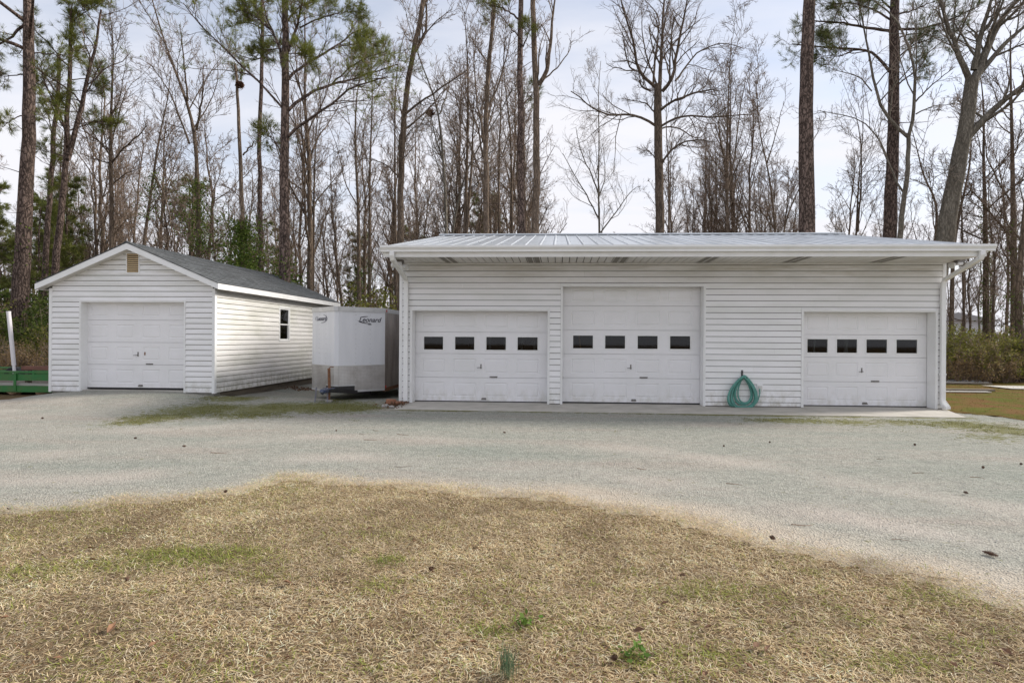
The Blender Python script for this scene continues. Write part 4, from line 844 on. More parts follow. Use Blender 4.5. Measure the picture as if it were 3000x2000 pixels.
# ---------------------------------------------------------------- garden hose and its hook
hp = lambda x, y: (2080 + x / 9.8, 1060 + y / 9.8)
def hpt(x, y, Y): p = PY(*hp(x, y), Y); return Vector((p.x, Y, max(p.z, .028)))
mb = MB(); mb.add([], []); a, b = hpt(922, 235, YW-.018), hpt(922, 520, YW-.018)
mb.box(a.x-.021, a.x+.021, YW-.024, YW-.012, b.z, a.z); mb.tube([(a.x+.03, YW-.016, b.z+.06), (a.x+.05, YW-.10, b.z+.035), (a.x+.052, YW-.16, b.z+.03), (a.x+.052, YW-.175, b.z+.075)], .013)
hk = mb.build('hose_hook', 'black_iron'); tag(hk, 'black iron strap hook screwed to the siding above the green hose', 'hook')
for dz in (.022, .085): mbs = MB().tube([(a.x, YW-.024, a.z-dz), (a.x, YW-.029, a.z-dz)], .007); mbs.build('screw', 'alu', hk)
loops = [  # top x, top y, left x, right x, bottom y, depth in front of the wall
    (960, 395, 462, 1352, 1388, .11), (985, 388, 500, 1335, 1350, .075), (975, 410, 560, 1345, 1372, .135), (990, 420, 590, 1300, 1300, .055), (985, 405, 640, 1290, 1335, .10),
    (965, 430, 690, 1240, 1230, .045), (975, 455, 720, 1225, 1190, .085), (965, 470, 800, 1195, 1170, .06), (990, 400, 475, 1300, 1330, .05), (970, 440, 600, 1330, 1378, .155)]
pts = []; K = 40; hr = random.Random(3)
for i, (tx, ty, lx, rx, by, dp) in enumerate(loops):
    nx = loops[(i+1) % len(loops)]
    for j in range(K):
        f = j / K; t = 2 * math.pi * f; bl = lambda p, q: p + (q - p) * f
        TX, TY, DP = bl(tx, nx[0]), bl(ty, nx[1]), bl(dp, nx[5]); s = math.sin(t); hh = (1 - math.cos(t)) / 2
        cxb = (lx + rx) / 2 + 10 * hr.uniform(-1, 1) * 0; wdt = (rx - cxb) if s > 0 else (cxb - lx); shape = abs(s) * (hh + .05) ** .30 / .90
        x = TX + (cxb - TX) * hh + math.copysign(min(shape, 1.0) * wdt, s); y = TY + (by - TY) * (hh ** .9)
        y_ = YW - .03 - DP - .015 * math.sin(3 * t + i)
        pts.append(hpt(x, y, y_))
pts.append(hpt(985, 400, YW-.10))
tail = [hpt(1330, 1180, YW-.13), hpt(1370, 1110, YW-.10), hpt(1410, 1000, YW-.085), hpt(1432, 880, YW-.075), hpt(1430, 790, YW-.06), hpt(1430, 760, YW-.045)]
mb = MB(); mb.tube(pts, .0150, 8); ho = mb.build('garden_hose', 'hose', smooth=True); tag(ho, 'teal green garden hose coiled in loops against the white siding', 'hose')
mb = MB(); mb.tube(tail, .0125, 8); mb.build('hose_end', 'hose', ho, smooth=True)

# ---------------------------------------------------------------- flood lights under the eave
def flood(x, y, label, aims):
    e = empty('flood_light', (x, y, ZS-.02), label, 'light'); l = (x, y, ZS-.02); z = ZS - .003
    MB().box(x-.075, x+.075, y-.06, y+.06, z-.035, z).build('mount_box', 'metal_dark', e, l); MB().box(x-.055, x+.055, y-.05, y+.05, z-.10, z-.0355).build('sensor', 'white_item', e, l, bevel=.012)
    for (dx, dy, dz) in aims:
        d = Vector((dx, dy, dz)).normalized(); s = Vector((x + dx*.06, y + dy*.02, z - .045)); p = s + d * .07; mb = MB(); mb.tube([s, p], .026, 10); hld = mb.build('lamp_holder', 'metal_dark', e, l)
        mb = MB(); mb.tube([p, p + d*.03, p + d*.085, p + d*.115, p + d*.125], [.03, .045, .068, .062, .02], 14); mb.build('bulb', 'bulb', hld, smooth=True)
flood(PY(2810, 770, 12.2).x, 12.2, 'white twin flood light under the eave beside the bent downspout with concrete at its foot', [(-.9, -.35, -.45), (.8, -.65, -.4)])
flood(GX0 + .13, 12.1, 'twin flood light under the eave end facing the cargo trailer', [(.75, -.2, -.75), (-.7, .5, -.3)])

# ---------------------------------------------------------------- bricks and rubble by the corner
p = PZ(1142, 1186); k = 0
brick = MB().box(-.10, .10, -.05, .05, 0, .06).build('brick', 'brick', bevel=.006); tag(brick, 'loose red brick lying near the downspout foot', 'brick', 'loose bricks by the garage corner')
brick.location = (p.x, p.y, .002); brick.rotation_euler = (0, 0, .15)
for dx, dy, dz, a in ((.17, .08, 0, .9), (.02, .03, .062, -.1), (.10, .22, 0, .3)):
    c = brick.copy(); COL.objects.link(c); c.location = (p.x + dx, p.y + dy, .002 + dz); c.rotation_euler = (0, 0, a)
def lump(r, seed, m, name, sq=.6):
    rr = random.Random(seed); mb = MB(); n, q = 9, 6; vs = [(0, 0, r*sq)]
    for i in range(1, q):
        th = math.pi * i / q
        for j in range(n): k_ = r * rr.uniform(.78, 1.15); vs.append((k_*math.sin(th)*math.cos(j*2*math.pi/n), k_*math.sin(th)*math.sin(j*2*math.pi/n), k_*sq*math.cos(th)))
    vs.append((0, 0, -r*sq)); fs = [(0, 1+j, 1+(j+1)%n) for j in range(n)]
    for i in range(q-2): fs += [(1+i*n+j, 1+(i+1)*n+j, 1+(i+1)*n+(j+1)%n, 1+i*n+(j+1)%n) for j in range(n)]
    b_ = 1+(q-2)*n; fs += [(b_+j, len(vs)-1, b_+(j+1)%n) for j in range(n)]; mb.add(vs, fs); return mb.build(name, m)
for i, (px_, py_, r, lab) in enumerate(((1128, 1192, .085, 'flat pale broken stone in front of the loose red bricks'), (1146, 1194, .065, 'small pale stone beside the apron corner'))):
    c = PZ(px_, py_); s = lump(r, 5+i, 'rock', 'stone', .45); s.location = (c.x, c.y, r*.3); tag(s, lab, 'stone')

# ---------------------------------------------------------------- green flatbed trailer left of the small garage
uy = 13.55; ux0, ux1 = -17.2, -12.42; ug = gzf(-14, 14.4); uz = lambda y, x=60: PY(x, y, uy).z
U = empty('utility_trailer', ((ux0+ux1)/2, uy+.8, ug), 'green painted flatbed utility trailer with rail sides beside small garage', 'trailer'); ul_ = ((ux0+ux1)/2, uy+.8, ug)
zt, zm, zl_ = uz(1090), uz(1124), uz(1148); uw = 1.75
for yy in (uy, uy + uw):
    MB().box(ux0, ux1, yy-.03, yy+.03, zt-.02, zt+.03).build('top_rail', 'green_paint', U, ul_, bevel=.004)
    MB().box(ux0, ux1, yy-.012, yy+.012, zt-.21, zt-.045).build('side_board', 'green_paint', U, ul_, bevel=.003)
    MB().box(ux0, ux1, yy+.032, yy+.07, zm-.045, zm+.02).build('deck_board', 'pale_board', U, ul_)
    MB().box(ux0, ux1, yy-.025, yy+.03, zl_, zm-.05).build('frame_rail', 'green_paint', U, ul_, bevel=.004)
    x = ux1 - .03
    while x > ux0: MB().box(x-.035, x+.035, yy-.045, yy-.0255, zl_+.03, zt-.021).build('post', 'green_paint', U, ul_, bevel=.004); x -= 1.22
for i in range(11): y = uy + .08 + i * .145; MB().box(ux0+.02, ux1-.02, y, y+.138, zm-.05, zm-.012).build('deck_plank', 'old_timber', U, ul_)
for yy in (uy - .0, uy + uw - .20):
    mb = MB(); k = 24; yc = yy; xc = -15.4; zc = ug + .30; vs = [(xc + math.cos(j*2*math.pi/k)*r, yc + b_, zc + math.sin(j*2*math.pi/k)*r) for j in range(k) for b_, r in ((.05,.27),(.07,.29),(.2,.29),(.22,.27),(.2,.18),(.07,.18))]
    mb.add(vs, [(j*6+i, j*6+(i+1)%6, ((j+1)%k)*6+(i+1)%6, ((j+1)%k)*6+i) for j in range(k) for i in range(6)]); wh = mb.build('wheel', 'rubber', U, ul_)
    MB().tube([(xc, yc+.08, zc), (xc, yc+.19, zc)], .175, 16).build('rim', 'green_paint', wh)
MB().box(-15.44, -15.36, uy+.1, uy+uw-.1, ug+.26, ug+.34).build('axle', 'black_iron', U, ul_)
for i, (y, z, xa, lab) in enumerate(((uy+.30, zt-.045, -13.85, 'reddish brown timber beam lying along the green trailer'), (uy+.75, zt-.02, -13.6, 'reddish brown timber behind the front beam on the green trailer'))):
    zz = z - .0; o = MB().box(xa-.0, ux1-.06, y, y+.14, zt+.035, zt+.135).build('timber', 'red_board', bevel=.006); tag(o, lab, 'timber'); 
    for x in (xa+.1, ux1-.2): MB().box(x, x+.08, y+.01, y+.13, zm-.012, zt+.0345).build('bearer', 'old_timber', o)
p0, p1, p2 = PY(25, 912, uy+.16), PY(41, 1070, uy+.16), PY(43, 1092, uy+.16); p3 = Vector((p2.x+.01, p2.y, zm-.012))
mb = MB(); mb.tube([p0, p0.lerp(p1, .02), p0.lerp(p1, .021), p1], [.050, .050, .046, .046], 14); mb.tube([p1, p3], [.036, .036], 12)
o = mb.build('plastic_pipe', 'pvc', smooth=False); tag(o, 'white plastic pipe leaning upright on the green trailer', 'pipe')
for i, (px_, py_, lab) in enumerate(((45, 1160, 'tan rock under the green trailer frame'), (130, 1148, 'tan rock under the green trailer next to small garage corner'))):
    c = PY(px_, py_, uy+.15); s = lump(.17, 40+i, 'card', 'rock', .6); s.location = (c.x, uy+.15, gzf(c.x, uy)+.05); tag(s, lab, 'rock')

# ---------------------------------------------------------------- boards lying beyond the side lawn
for (xa, xb, py_, th, m, lab) in ((2700, 2898, 1143, .05, 'old_timber', 'dark weathered board lying on the side lawn before the path'), (2700, 2888, 1147, .025, 'pale_board', 'pale board lying on the side lawn against a dark board'),
        (2700, 2860, 1116, .06, 'alu', 'grey metal sheet lying at the foot of the thicket'), (2700, 2880, 1119, .03, 'pale_board', 'pale board lying beneath grey metal sheet by thicket'), (2720, 2892, 1123, .035, 'old_timber', 'brown board lying between two pale boards near thicket')):
    A_, B_ = PZ(xa, py_, .03), PZ(xb, py_, .03); y = (A_.y + B_.y) / 2; o = MB().box(A_.x, B_.x, y-.11, y+.11, .022, .022+th).build('board', m, bevel=.004); tag(o, lab, 'board')

# ---------------------------------------------------------------- white house far behind on the right
hx0, hx1, hy = PY(2745, 1000, 62).x, PY(2915, 1000, 62).x, 62.0; he, hrz = PY(2880, 938, 62).z, PY(2800, 915, 62).z; hp_ = ((hx0+hx1)/2, hy+4, -.25)
HH = empty('distant_house', hp_, 'pale house half hidden by trees beyond the thicket', 'house')
MB().box(hx0, hx1, hy, hy+8, -.3, he).build('wall', 'house_far', HH, hp_)
z = 0.2
while z < he - .2: MB().box(hx0, hx1, hy-.03, hy-.001, z, z+.19).build('siding_plank', 'house_far', HH, hp_); z += .21
xr = PY(2800, 915, 62).x
mb = MB(); A = [(hx0-.4, he-.05), (xr, hrz), (hx1+.4, he-.05)]; mb.loft([(a, hy-.4, b) for a, b in A], [(a, hy+8.4, b) for a, b in A]); mb.build('roof', 'roof_far', HH, hp_)
for xa in (.2, .62): w = hx1-hx0; wb = MB().box(hx0+w*xa, hx0+w*xa+1.0, hy-.06, hy-.032, 1.0, 2.3).build('window', 'trim', HH, hp_); MB().box(hx0+w*xa+.08, hx0+w*xa+.92, hy-.07, hy-.061, 1.08, 2.22).build('pane', 'rubber', wb)

# ---------------------------------------------------------------- things seen through the door windows
def prop(name, mb, m, lab, cat): o = mb.build(name, m); tag(o, lab, cat); return o
yi = 13.08
for i, (xc, lab) in enumerate(((PY(z3(925), 1000, yi).x, 'aluminium step ladder behind the third window of the low door by the cargo trailer'), (PY(z3(1165), 1000, yi).x, 'aluminium extension ladder behind the fourth window of the low door by the cargo trailer'))):
    e = empty('ladder', (xc, yi, .004), lab, 'ladder'); l = (xc, yi, .004); w = .16 if i == 0 else .13
    for s in (-1, 1): mb = MB(); mb.tube([(xc+s*(w+.06), yi, .005), (xc+s*w, yi+.35, 2.0)], .028, 6); mb.build('rail', 'white_item', e, l)
    for k in range(7): z = .25 + k*.27; f = z/2.0; mb = MB(); mb.tube([(xc-w, yi+.35*f, z), (xc+w, yi+.35*f, z)], .014, 6); mb.build('rung', 'white_item', e, l)
a, b = PY(1696, 985, yi), PY(1703, 1030, yi); d = (b - a).normalized(); base = b + d * ((b.z - .02) / -d.z if d.z else 0); prop('broom_pole', MB().tube([a - d*.25, base], .016, 8), 'orange_wood', 'orange wooden pole leaning inside the tall door', 'pole')
for px_, lab in ((2385+2, 'white pipe leaning inside the door next to the bent downspout, behind its first window'), (2480, 'pale hanging sheet inside the door next to the bent downspout, behind its second window')):
    c = PY(px_, 1000, yi); prop('pipe', MB().tube([(c.x-.06, yi, .005), (c.x+.05, yi+.1, 1.7)], .022 if px_ < 2400 else .045, 10), 'white_item', lab, 'pipe')
c = PY(z5(695), 1030, 13.5)
mb = MB(); k = 28; prof = [(-.10,.24),(-.12,.33),(-.08,.37),(.08,.37),(.12,.33),(.10,.24)]
zc = c.z - .30 + .0; vs = [(c.x + math.cos(j*2*math.pi/k)*r, 13.5 + b_, zc + math.sin(j*2*math.pi/k)*r) for j in range(k) for b_, r in prof]; mb.add(vs, [(j*6+i, j*6+(i+1)%6, ((j+1)%k)*6+(i+1)%6, ((j+1)%k)*6+i) for j in range(k) for i in range(6)])
mb.box(c.x-.3, c.x+.3, 13.36, 13.66, .005, zc-.36); prop('tyre_on_crate', mb, 'yellow', 'yellowish tyre standing on a crate inside the door next to the bent downspout', 'tyre')
c = PY(z3(440), 1010, 13.6); mb = MB().box(c.x-.55, c.x+.5, 13.45, 14.0, .005, 1.18); prop('crate', mb, 'card', 'brown crate behind the first window of the low door by the cargo trailer', 'crate')
c0, c1 = PY(1765, 1022, 13.6).x, PY(1935, 1022, 13.6).x; mb = MB().box(c0, c1, 13.5, 13.56, 1.27, 1.31).box(c0, c1, 13.5, 13.56, 1.19, 1.23); mb.box(c0+.1, c0+.15, 13.5, 13.56, .005, 1.19).box(c1-.15, c1-.1, 13.5, 13.56, .005, 1.19); prop('rack', mb, 'white_item', 'pale metal rack behind the tall door windows', 'rack')

# ---------------------------------------------------------------- trees
def nrm(v): return v / np.maximum(np.linalg.norm(v, axis=-1, keepdims=True), 1e-9)
class TreeMesh:
    """collects tapered tubes (batched by shape) and leaf faces"""
    def __init__(s): s.b = {}
    def tubes(s, pts, rad, ns):                            # pts (N,k,3), rad (N,k)
        if len(pts): s.b.setdefault((pts.shape[1], ns), []).append((pts, rad))
    def mesh(s, name, m, smooth=True):
        VV, FF, off = [], [], 0
        for (k, ns), lst in s.b.items():
            P = np.concatenate([a for a, _ in lst]); Rr = np.concatenate([b for _, b in lst]); N = len(P)
            T = np.empty_like(P); T[:,1:-1] = P[:,2:] - P[:,:-2]; T[:,0] = P[:,1] - P[:,0]; T[:,-1] = P[:,-1] - P[:,-2]; T = nrm(T)
            ref = np.array((0.31, 0.95, 0.07)); u = nrm(np.cross(T, ref)); w = np.cross(T, u)
            a = np.arange(ns) * 2*np.pi/ns
            V = P[:,:,None,:] + (u[:,:,None,:]*np.cos(a)[:,None] + w[:,:,None,:]*np.sin(a)[:,None]) * Rr[:,:,None,None]
            i = np.arange(k-1)[:,None]*ns; j = np.arange(ns)[None,:]; q = np.stack([i+j, i+(j+1)%ns, i+ns+(j+1)%ns, i+ns+j], -1).reshape(-1,4)
            FF.append((q[None] + (np.arange(N)*k*ns)[:,None,None] + off).reshape(-1,4)); VV.append(V.reshape(-1,3)); off += N*k*ns
        return np_mesh(name, np.concatenate(VV), np.concatenate(FF), m, smooth=smooth)
def grow(r, start, d, L, k, wig, up):
    N = len(start); pts = np.empty((N, k, 3)); pts[:,0] = start; d = nrm(d); st = (L/(k-1))[:,None]
    for i in range(1, k):
        d = nrm(d + r.normal(0, wig, (N,3)) + np.array((0,0,up))); pts[:,i] = pts[:,i-1] + d*st
    return pts
def at(pts, t):
    k = pts.shape[1]; f = np.clip(t, 0, .9999)*(k-1); i = f.astype(int); f = (f-i)[:,None]; n = np.arange(len(pts))
    return pts[n,i]*(1-f) + pts[n,i+1]*f, nrm(pts[n,i+1]-pts[n,i])
def kids(r, pts, rad, m, t0, t1, ang, lscale, L, rfac):
    N = len(pts); idx = np.repeat(np.arange(N), m); t = np.tile((np.arange(m)+.5)/m, N) + r.uniform(-.45, .45, N*m)/m; t = t0 + (t1-t0)*t
    p, tan = at(pts[idx], t); perp = nrm(np.cross(tan, r.normal(size=(N*m,3)))); a = np.radians(r.uniform(ang[0], ang[1], N*m))[:,None]
    d = tan*np.cos(a) + perp*np.sin(a); k = pts.shape[1]; ri = rad[idx]; f = t*(k-1); i = np.minimum(f.astype(int), k-2); f = f-i
    rr = (ri[np.arange(N*m), i]*(1-f) + ri[np.arange(N*m), i+1]*f)*rfac
    return p, d, L[idx]*r.uniform(lscale[0], lscale[1], N*m)*(1.15-.55*t), rr
def taper(r0, k, end): return r0[:,None]*np.linspace(1, end, k)[None,:]
def resample(pts, k):
    pts = np.array(pts, float); d = np.r_[0, np.cumsum(np.linalg.norm(np.diff(pts, axis=0), axis=1))]; s = np.linspace(0, d[-1], k)
    # smooth interpolation
    out = np.stack([np.interp(s, d, pts[:,i]) for i in range(3)], 1)
    for _ in range(2): out[1:-1] = out[1:-1]*.5 + (out[:-2]+out[2:])*.25
    return out, d[-1]
def fine(r, tm, tw, pts, rad, L, m1, m2, m3, s1=(.28,.55), s2=(.3,.55), s3=(.35,.6), up=.10, rmin=.0055, t0=.15, wig=.16):
    """branches, twigs and twiglets on given limbs; limbs to tm, fine wood to tw"""
    p, d, l, rr = kids(r, pts, rad, m1, t0, .98, (28, 62), s1, L, .5); l = np.clip(l, .25, 4.0); rr = np.clip(rr, rmin*1.6, .07)
    b = grow(r, p, d, l, 6, wig, up); rb = taper(rr, 6, .4); rb = np.maximum(rb, rmin); tm.tubes(b, rb, 4)
    p, d, l2, rr = kids(r, b, rb, m2, .2, 1.0, (25, 60), s2, l, .55); l2 = np.clip(l2, .18, 1.8); c = grow(r, p, d, l2, 4, wig*1.1, up*1.1); rc = np.maximum(taper(np.maximum(rr, rmin), 4, .5), rmin*.8); tw.tubes(c, rc, 3)
    if m3:
        p, d, l3, rr = kids(r, c, rc, m3, .25, 1.0, (25, 60), s3, l2, .7); l3 = np.clip(l3, .12, .8); e = grow(r, p, d, l3, 3, wig, up); re = np.full((len(e),3), rmin*.72); re[:,2] *= .6; tw.tubes(e, re, 3)
        return b, c, e
    return b, c, None
def tufts(r, P, D, m=16, L=(.12,.24), w=.012, spread=.9, base=(0.105,0.135,0.035), var=.6):
    N = len(P); P = np.repeat(P, m, 0); D = np.repeat(D, m, 0); n = N*m; d = nrm(nrm(D) + r.normal(0, spread*.6, (n,3))); s = nrm(np.cross(d, r.normal(size=(n,3)))); l = r.uniform(L[0], L[1], n)[:,None]
    p0 = P + r.normal(0, .02, (n,3)); V = np.stack([p0 - s*w*.5, p0 + s*w*.5, p0 + d*l + s*w*.15, p0 + d*l - s*w*.15], 1).reshape(-1,3)
    tone = np.repeat(1 + var*(r.random(N)-.5), m) * r.uniform(.75, 1.25, n); yel = np.repeat(r.random(N), m)[:,None]*np.array((.05,.035,0.)); col = np.array(base)[None]*tone[:,None] + yel*tone[:,None]
    return V, np.arange(n*4).reshape(-1,4), np.repeat(col, 4, 0)
def leaves(r, P, size=(.035,.07), col=((.05,.085,.02),(.09,.12,.03)), up=.3):
    n = len(P); d = nrm(r.normal(size=(n,3)) + np.array((0,0,-.1))); nn = nrm(r.normal(size=(n,3)) + np.array((0,-.3,up))); s = nrm(np.cross(d, nn)); l = r.uniform(size[0], size[1], n)[:,None]; w = l*r.uniform(.5, .8, (n,1))*.5
    V = np.stack([P, P + d*l*.5 + s*w, P + d*l, P + d*l*.5 - s*w], 1).reshape(-1,3); c = np.array(col); f = r.random((n,1)); C = c[0]*(1-f) + c[1]*f; C = C*r.uniform(.7, 1.3, (n,1))
    return V, np.arange(n*4).reshape(-1,4), np.repeat(C, 4, 0)
def joinq(*parts):
    off = 0; V, F_q, C = [], [], []
    for v, f, c in parts: V.append(v); F_q.append(f + off); C.append(c); off += len(v)
    return np.concatenate(V), np.concatenate(F_q), np.concatenate(C)
def plant(name, label, cat, base, parts, group=None):
    """parts: (name, mesh in world coordinates)"""
    e = empty(name, base, label, cat, group)
    for pn, me in parts: mobj(pn, me, e, base)
    return e
ZO = {'A': (0, 0, 2.091), 'B': (700, 0, 2.091), 'C': (1400, 0, 2.091), 'D': (2200, 0, 2.091), 'P': (0, 0, 1.0)}
def pxs(zc, pts): ox, oy, s = ZO[zc]; return [(ox + x/s, oy + y/s) for x, y in pts]
def ivy_on(r, line, rad, t0, t1, n, spread, size=(.05,.11), col=((.05,.095,.016),(.15,.19,.04))):
    t = r.uniform(t0, t1, n); k = len(line); f = t*(k-1); i = np.minimum(f.astype(int), k-2); f = (f-i)[:,None]; p = line[i]*(1-f) + line[i+1]*f
    cl = np.sin(t*37)*.35 + np.sin(t*91+1)*.25 + 1
    q = nrm(r.normal(size=(n,3))*np.array((1,1,.25))); return leaves(r, p + q*(rad + spread*r.random(n)[:,None]**1.6*cl[:,None]), size, col)

HSEED = [100]
def hero(kind, label, zc, Y, trunk, w0, w1, limbs=(), auto=0, t_auto=(.4, 1.), L_auto=(2., 4.5), ang=(30, 60), m=(6, 5, 3), bark='bark', ivy=None, foliage=None, name=None, extend=0, nest=None, rmin=.0068, deadlow=0, blunt=False):
    HSEED[0] += 1; r = np.random.default_rng(HSEED[0])
    P = pxs(zc, trunk); pts = [np.array(PY(x, y, Y)) for x, y in P]            # base first
    b = pts[0].copy(); g = gzf(b[0], Y) - .05; dirn = pts[0] - pts[1]; dirn = dirn/np.linalg.norm(dirn)
    if pts[0][2] > g: pts = [np.array((b[0] + dirn[0]*min(1.5, (b[2]-g)*.8)*.6, Y, g))] + pts
    if extend: d_ = nrm(pts[-1]-pts[-2]); pts.append(pts[-1] + d_*extend)
    k = 22; T, LT = resample(pts, k); T[2:-1,:2] += r.normal(0, .012, (k-3, 2)); mpp = dep(P[0][0], Y); r0, r1 = w0*mpp/2, w1*mpp/2
    if extend: r1 = r1*.6
    elif kind != 'pine' and P[-1][1] > 25 and not blunt: d_ = nrm(pts[-1]-pts[-2]); pts.append(pts[-1] + d_*1.3 + np.array((r.normal(0,.2), 0, .3))); T, LT = resample(pts, k); r1 = max(r1*.3, .012)
    R = np.interp(np.linspace(0, 1, k), [0, .03, .08, 1], [r0*1.35, r0*1.15, r0*1.04, r1])
    tm = TreeMesh(); tw = TreeMesh(); tm.tubes(T[None], R[None], 14)
    allL, allR, allLen = [], [], []; kk = 12
    for li, lb in enumerate(limbs):
        lp, lw = lb[0], lb[1]; q = pxs(zc, lp); sgn = (1 if li % 2 else -1)*(lb[2] if len(lb) > 2 else .45); n = len(q)
        wp = [np.array(PY(x, y, Y + sgn*i*.8*(i > 0))) for i, (x, y) in enumerate(q)]
        lpnt, ll = resample(wp, kk); lpnt[1:-1] += r.normal(0, .015, (kk-2, 3)); rr = np.linspace(lw*mpp/2, lw*mpp/2*.32, kk); allL.append(lpnt); allR.append(np.maximum(rr, .008)); allLen.append(ll)
    if auto:
        p, d, l, rr = kids(r, T[None], R[None], auto, t_auto[0], t_auto[1], ang, (1, 1), np.array([1.]), .45)
        l = r.uniform(L_auto[0], L_auto[1], auto)*np.linspace(1.1, .6, auto); rr = np.minimum(np.clip(rr, .012, .08), l*.016); d[:,2] += .15
        a_ = grow(r, p, d, l, kk, .10, .07 if kind != 'pine' else .02); allL += list(a_); allR += list(taper(rr, kk, .3)); allLen += list(l)
    if deadlow:
        p, d, l, rr = kids(r, T[None], R[None], deadlow, .2, .75, (55, 95), (1, 1), np.array([1.]), .2); l = r.uniform(.4, 1.6, deadlow); a_ = grow(r, p, d, l, 5, .12, 0); tm.tubes(a_, taper(np.clip(rr, .008, .02), 5, .4), 4)
    if allL:
        AL, AR, LL = np.array(allL), np.array(allR), np.array(allLen); tm.tubes(AL, AR, 7)
    crown = []
    if kind == 'pine':
        parts = []
        if allL:
            f = foliage or {}; m1, m2 = f.get('m', (8, 7)); bb, cc, _ = fine(r, tm, tw, AL, AR, LL, m1, m2, 0, up=.04, rmin=.0065, t0=f.get('t0', .3), s1=(.22, .48), s2=(.35, .65), wig=.2)
            tips = cc[:,-1]; dd = cc[:,-1] - cc[:,-2]; mid = cc[:,2]; keep = r.random(len(mid)) < .45
            tipb = bb[:,-1]; Pt = np.concatenate([tips, mid[keep], tipb]); Dt = np.concatenate([dd, dd[keep], bb[:,-1]-bb[:,-2]]) ; Dt = nrm(Dt) + np.array((0,0,.35))
            parts.append(tufts(r, Pt, Dt, f.get('n', 14), L=f.get('L', (.13,.26)), w=f.get('w', .010), base=f.get('base', (0.145,0.17,0.042))))
        if parts: crown.append(('needles', np_mesh('needles', *joinq(*parts)[:2], 'leafy', joinq(*parts)[2])))
    elif allL:
        fine(r, tm, tw, AL, AR, LL, m[0]+1, m[1]+1, m[2], rmin=rmin, s1=(.28, .62))
    tmm = tm.mesh('trunk', bark)
    parts = [('trunk', tmm)]
    if tw.b: parts.append(('crown', tw.mesh('crown', 'twig' if bark != 'bark_pale' else 'twig_grey')))
    parts += crown
    if ivy:
        iv = [ivy_on(r, T, float(r0)*.9, *i_) for i_ in ivy]; V_, F2_, C_ = joinq(*iv); parts.append(('ivy', np_mesh('ivy', V_, F2_, 'leafy', C_)))
    base = (float(T[0][0]), float(T[0][1]), float(T[0][2]))
    e = plant(name or ('pine_tree' if kind == 'pine' else 'bare_tree'), label, 'tree', base, parts)
    return e, T

NP = dict
# --- left side
hero('pine', 'thick pine with rough bark standing beyond the green flatbed trailer', 'A', 20.5, [(104,2200),(135,1568),(150,1300),(175,1000),(180,600),(175,150),(165,-120)], 43, 27, limbs=[([(170,120),(90,210),(0,275),(-90,320)],9,.2), ([(185,330),(300,325),(400,345),(470,345)],4), ([(170,700),(90,720),(20,780)],4),([(165,450),(60,470),(-60,460)],4)], auto=10, t_auto=(.62,1.), L_auto=(2.5,4.5), ang=(60,90), bark='pine_bark', extend=4, foliage=NP(m=(8,6),t0=.4), deadlow=8, ivy=[(.22,.30,60,.12)])
hero('pine', 'slim kinked pine left of the small garage gable', 'A', 24.5, [(255,2100),(280,1568),(300,1250),(320,1000),(330,800),(345,650),(365,500),(360,330)], 17, 9, auto=9, t_auto=(.55,1.), L_auto=(1.,2.2), ang=(50,85), bark='pine_bark', deadlow=8, ivy=[(.05,.35,260,.25)], foliage=NP(m=(5,5)))
hero('pine', 'pine forking into two tall stems behind the small garage', 'A', 22.5, [(325,2000),(345,1568),(370,1350),(395,1100),(410,980),(405,800),(420,600),(430,350),(440,60)], 21, 8, limbs=[([(415,975),(480,750),(520,550),(560,400),(600,200),(620,60)],15,.1), ([(470,760),(600,740),(700,760)],3),([(500,620),(420,600),(330,650)],3)], auto=14, t_auto=(.58,1.), L_auto=(1.4,2.8), ang=(45,80), bark='pine_bark', foliage=NP(m=(8,7),n=16), deadlow=6, ivy=[(.0,.25,150,.15)])
hero('hardwood', 'straight grey bare tree rising behind the small garage ridge', 'A', 24, [(684,1650),(683,1500),(685,1250),(680,1000),(675,850),(680,700),(690,450),(700,250)], 17, 5, limbs=[([(682,1000),(760,900),(850,830),(900,770)],6),([(670,920),(560,830),(490,780)],5),([(700,1120),(760,1070),(830,1040)],4),([(665,1000),(560,965),(470,930)],4)], auto=10, t_auto=(.5,1.), L_auto=(2.2,4.), ang=(22,45), m=(6,5,3))
hero('hardwood', 'leaning bare tree with a clump of vine above the small garage', 'A', 24.5, [(870,1650),(880,1500),(900,1350),(940,1080),(965,900),(990,750),(1030,640)], 13, 6, limbs=[([(940,1080),(1010,1180),(1040,1330),(1080,1560)],5,.2),([(970,870),(1100,790)],3)], auto=9, t_auto=(.5,1.), L_auto=(2.,3.5), ang=(18,40), ivy=[(.50,.66,700,.6),(.0,.4,160,.2)], m=(6,5,3))
hero('hardwood', 'tall bare tree wrapped in vine with stems fanning left', 'A', 23, [(1222,1700),(1220,1568),(1215,1300),(1205,950),(1190,750),(1100,500),(1000,250),(950,60)], 17, 6, limbs=[([(1205,800),(1240,600),(1250,400)],7),([(1160,880),(1050,580),(930,400)],6),([(1150,620),(1130,400),(1100,150)],6)], auto=8, t_auto=(.55,1.), L_auto=(2.,4.), ang=(20,45), ivy=[(.05,.3,500,.3),(.30,.47,1900,.75)], m=(6,6,3))
e_, T7 = hero('hardwood', 'broken topped dead trunk with a dark mass of ivy', 'A', 22, blunt=True, trunk=[(1495,1750),(1490,1568),(1480,1200),(1465,800),(1455,550),(1440,400)], w0=16, w1=7, limbs=[([(1490,950),(1550,880),(1600,840)],5)], auto=3, t_auto=(.4,.7), L_auto=(1.,2.), ivy=[(.28,.50,6500,.95),(.0,.3,900,.4)], m=(4,4,2))
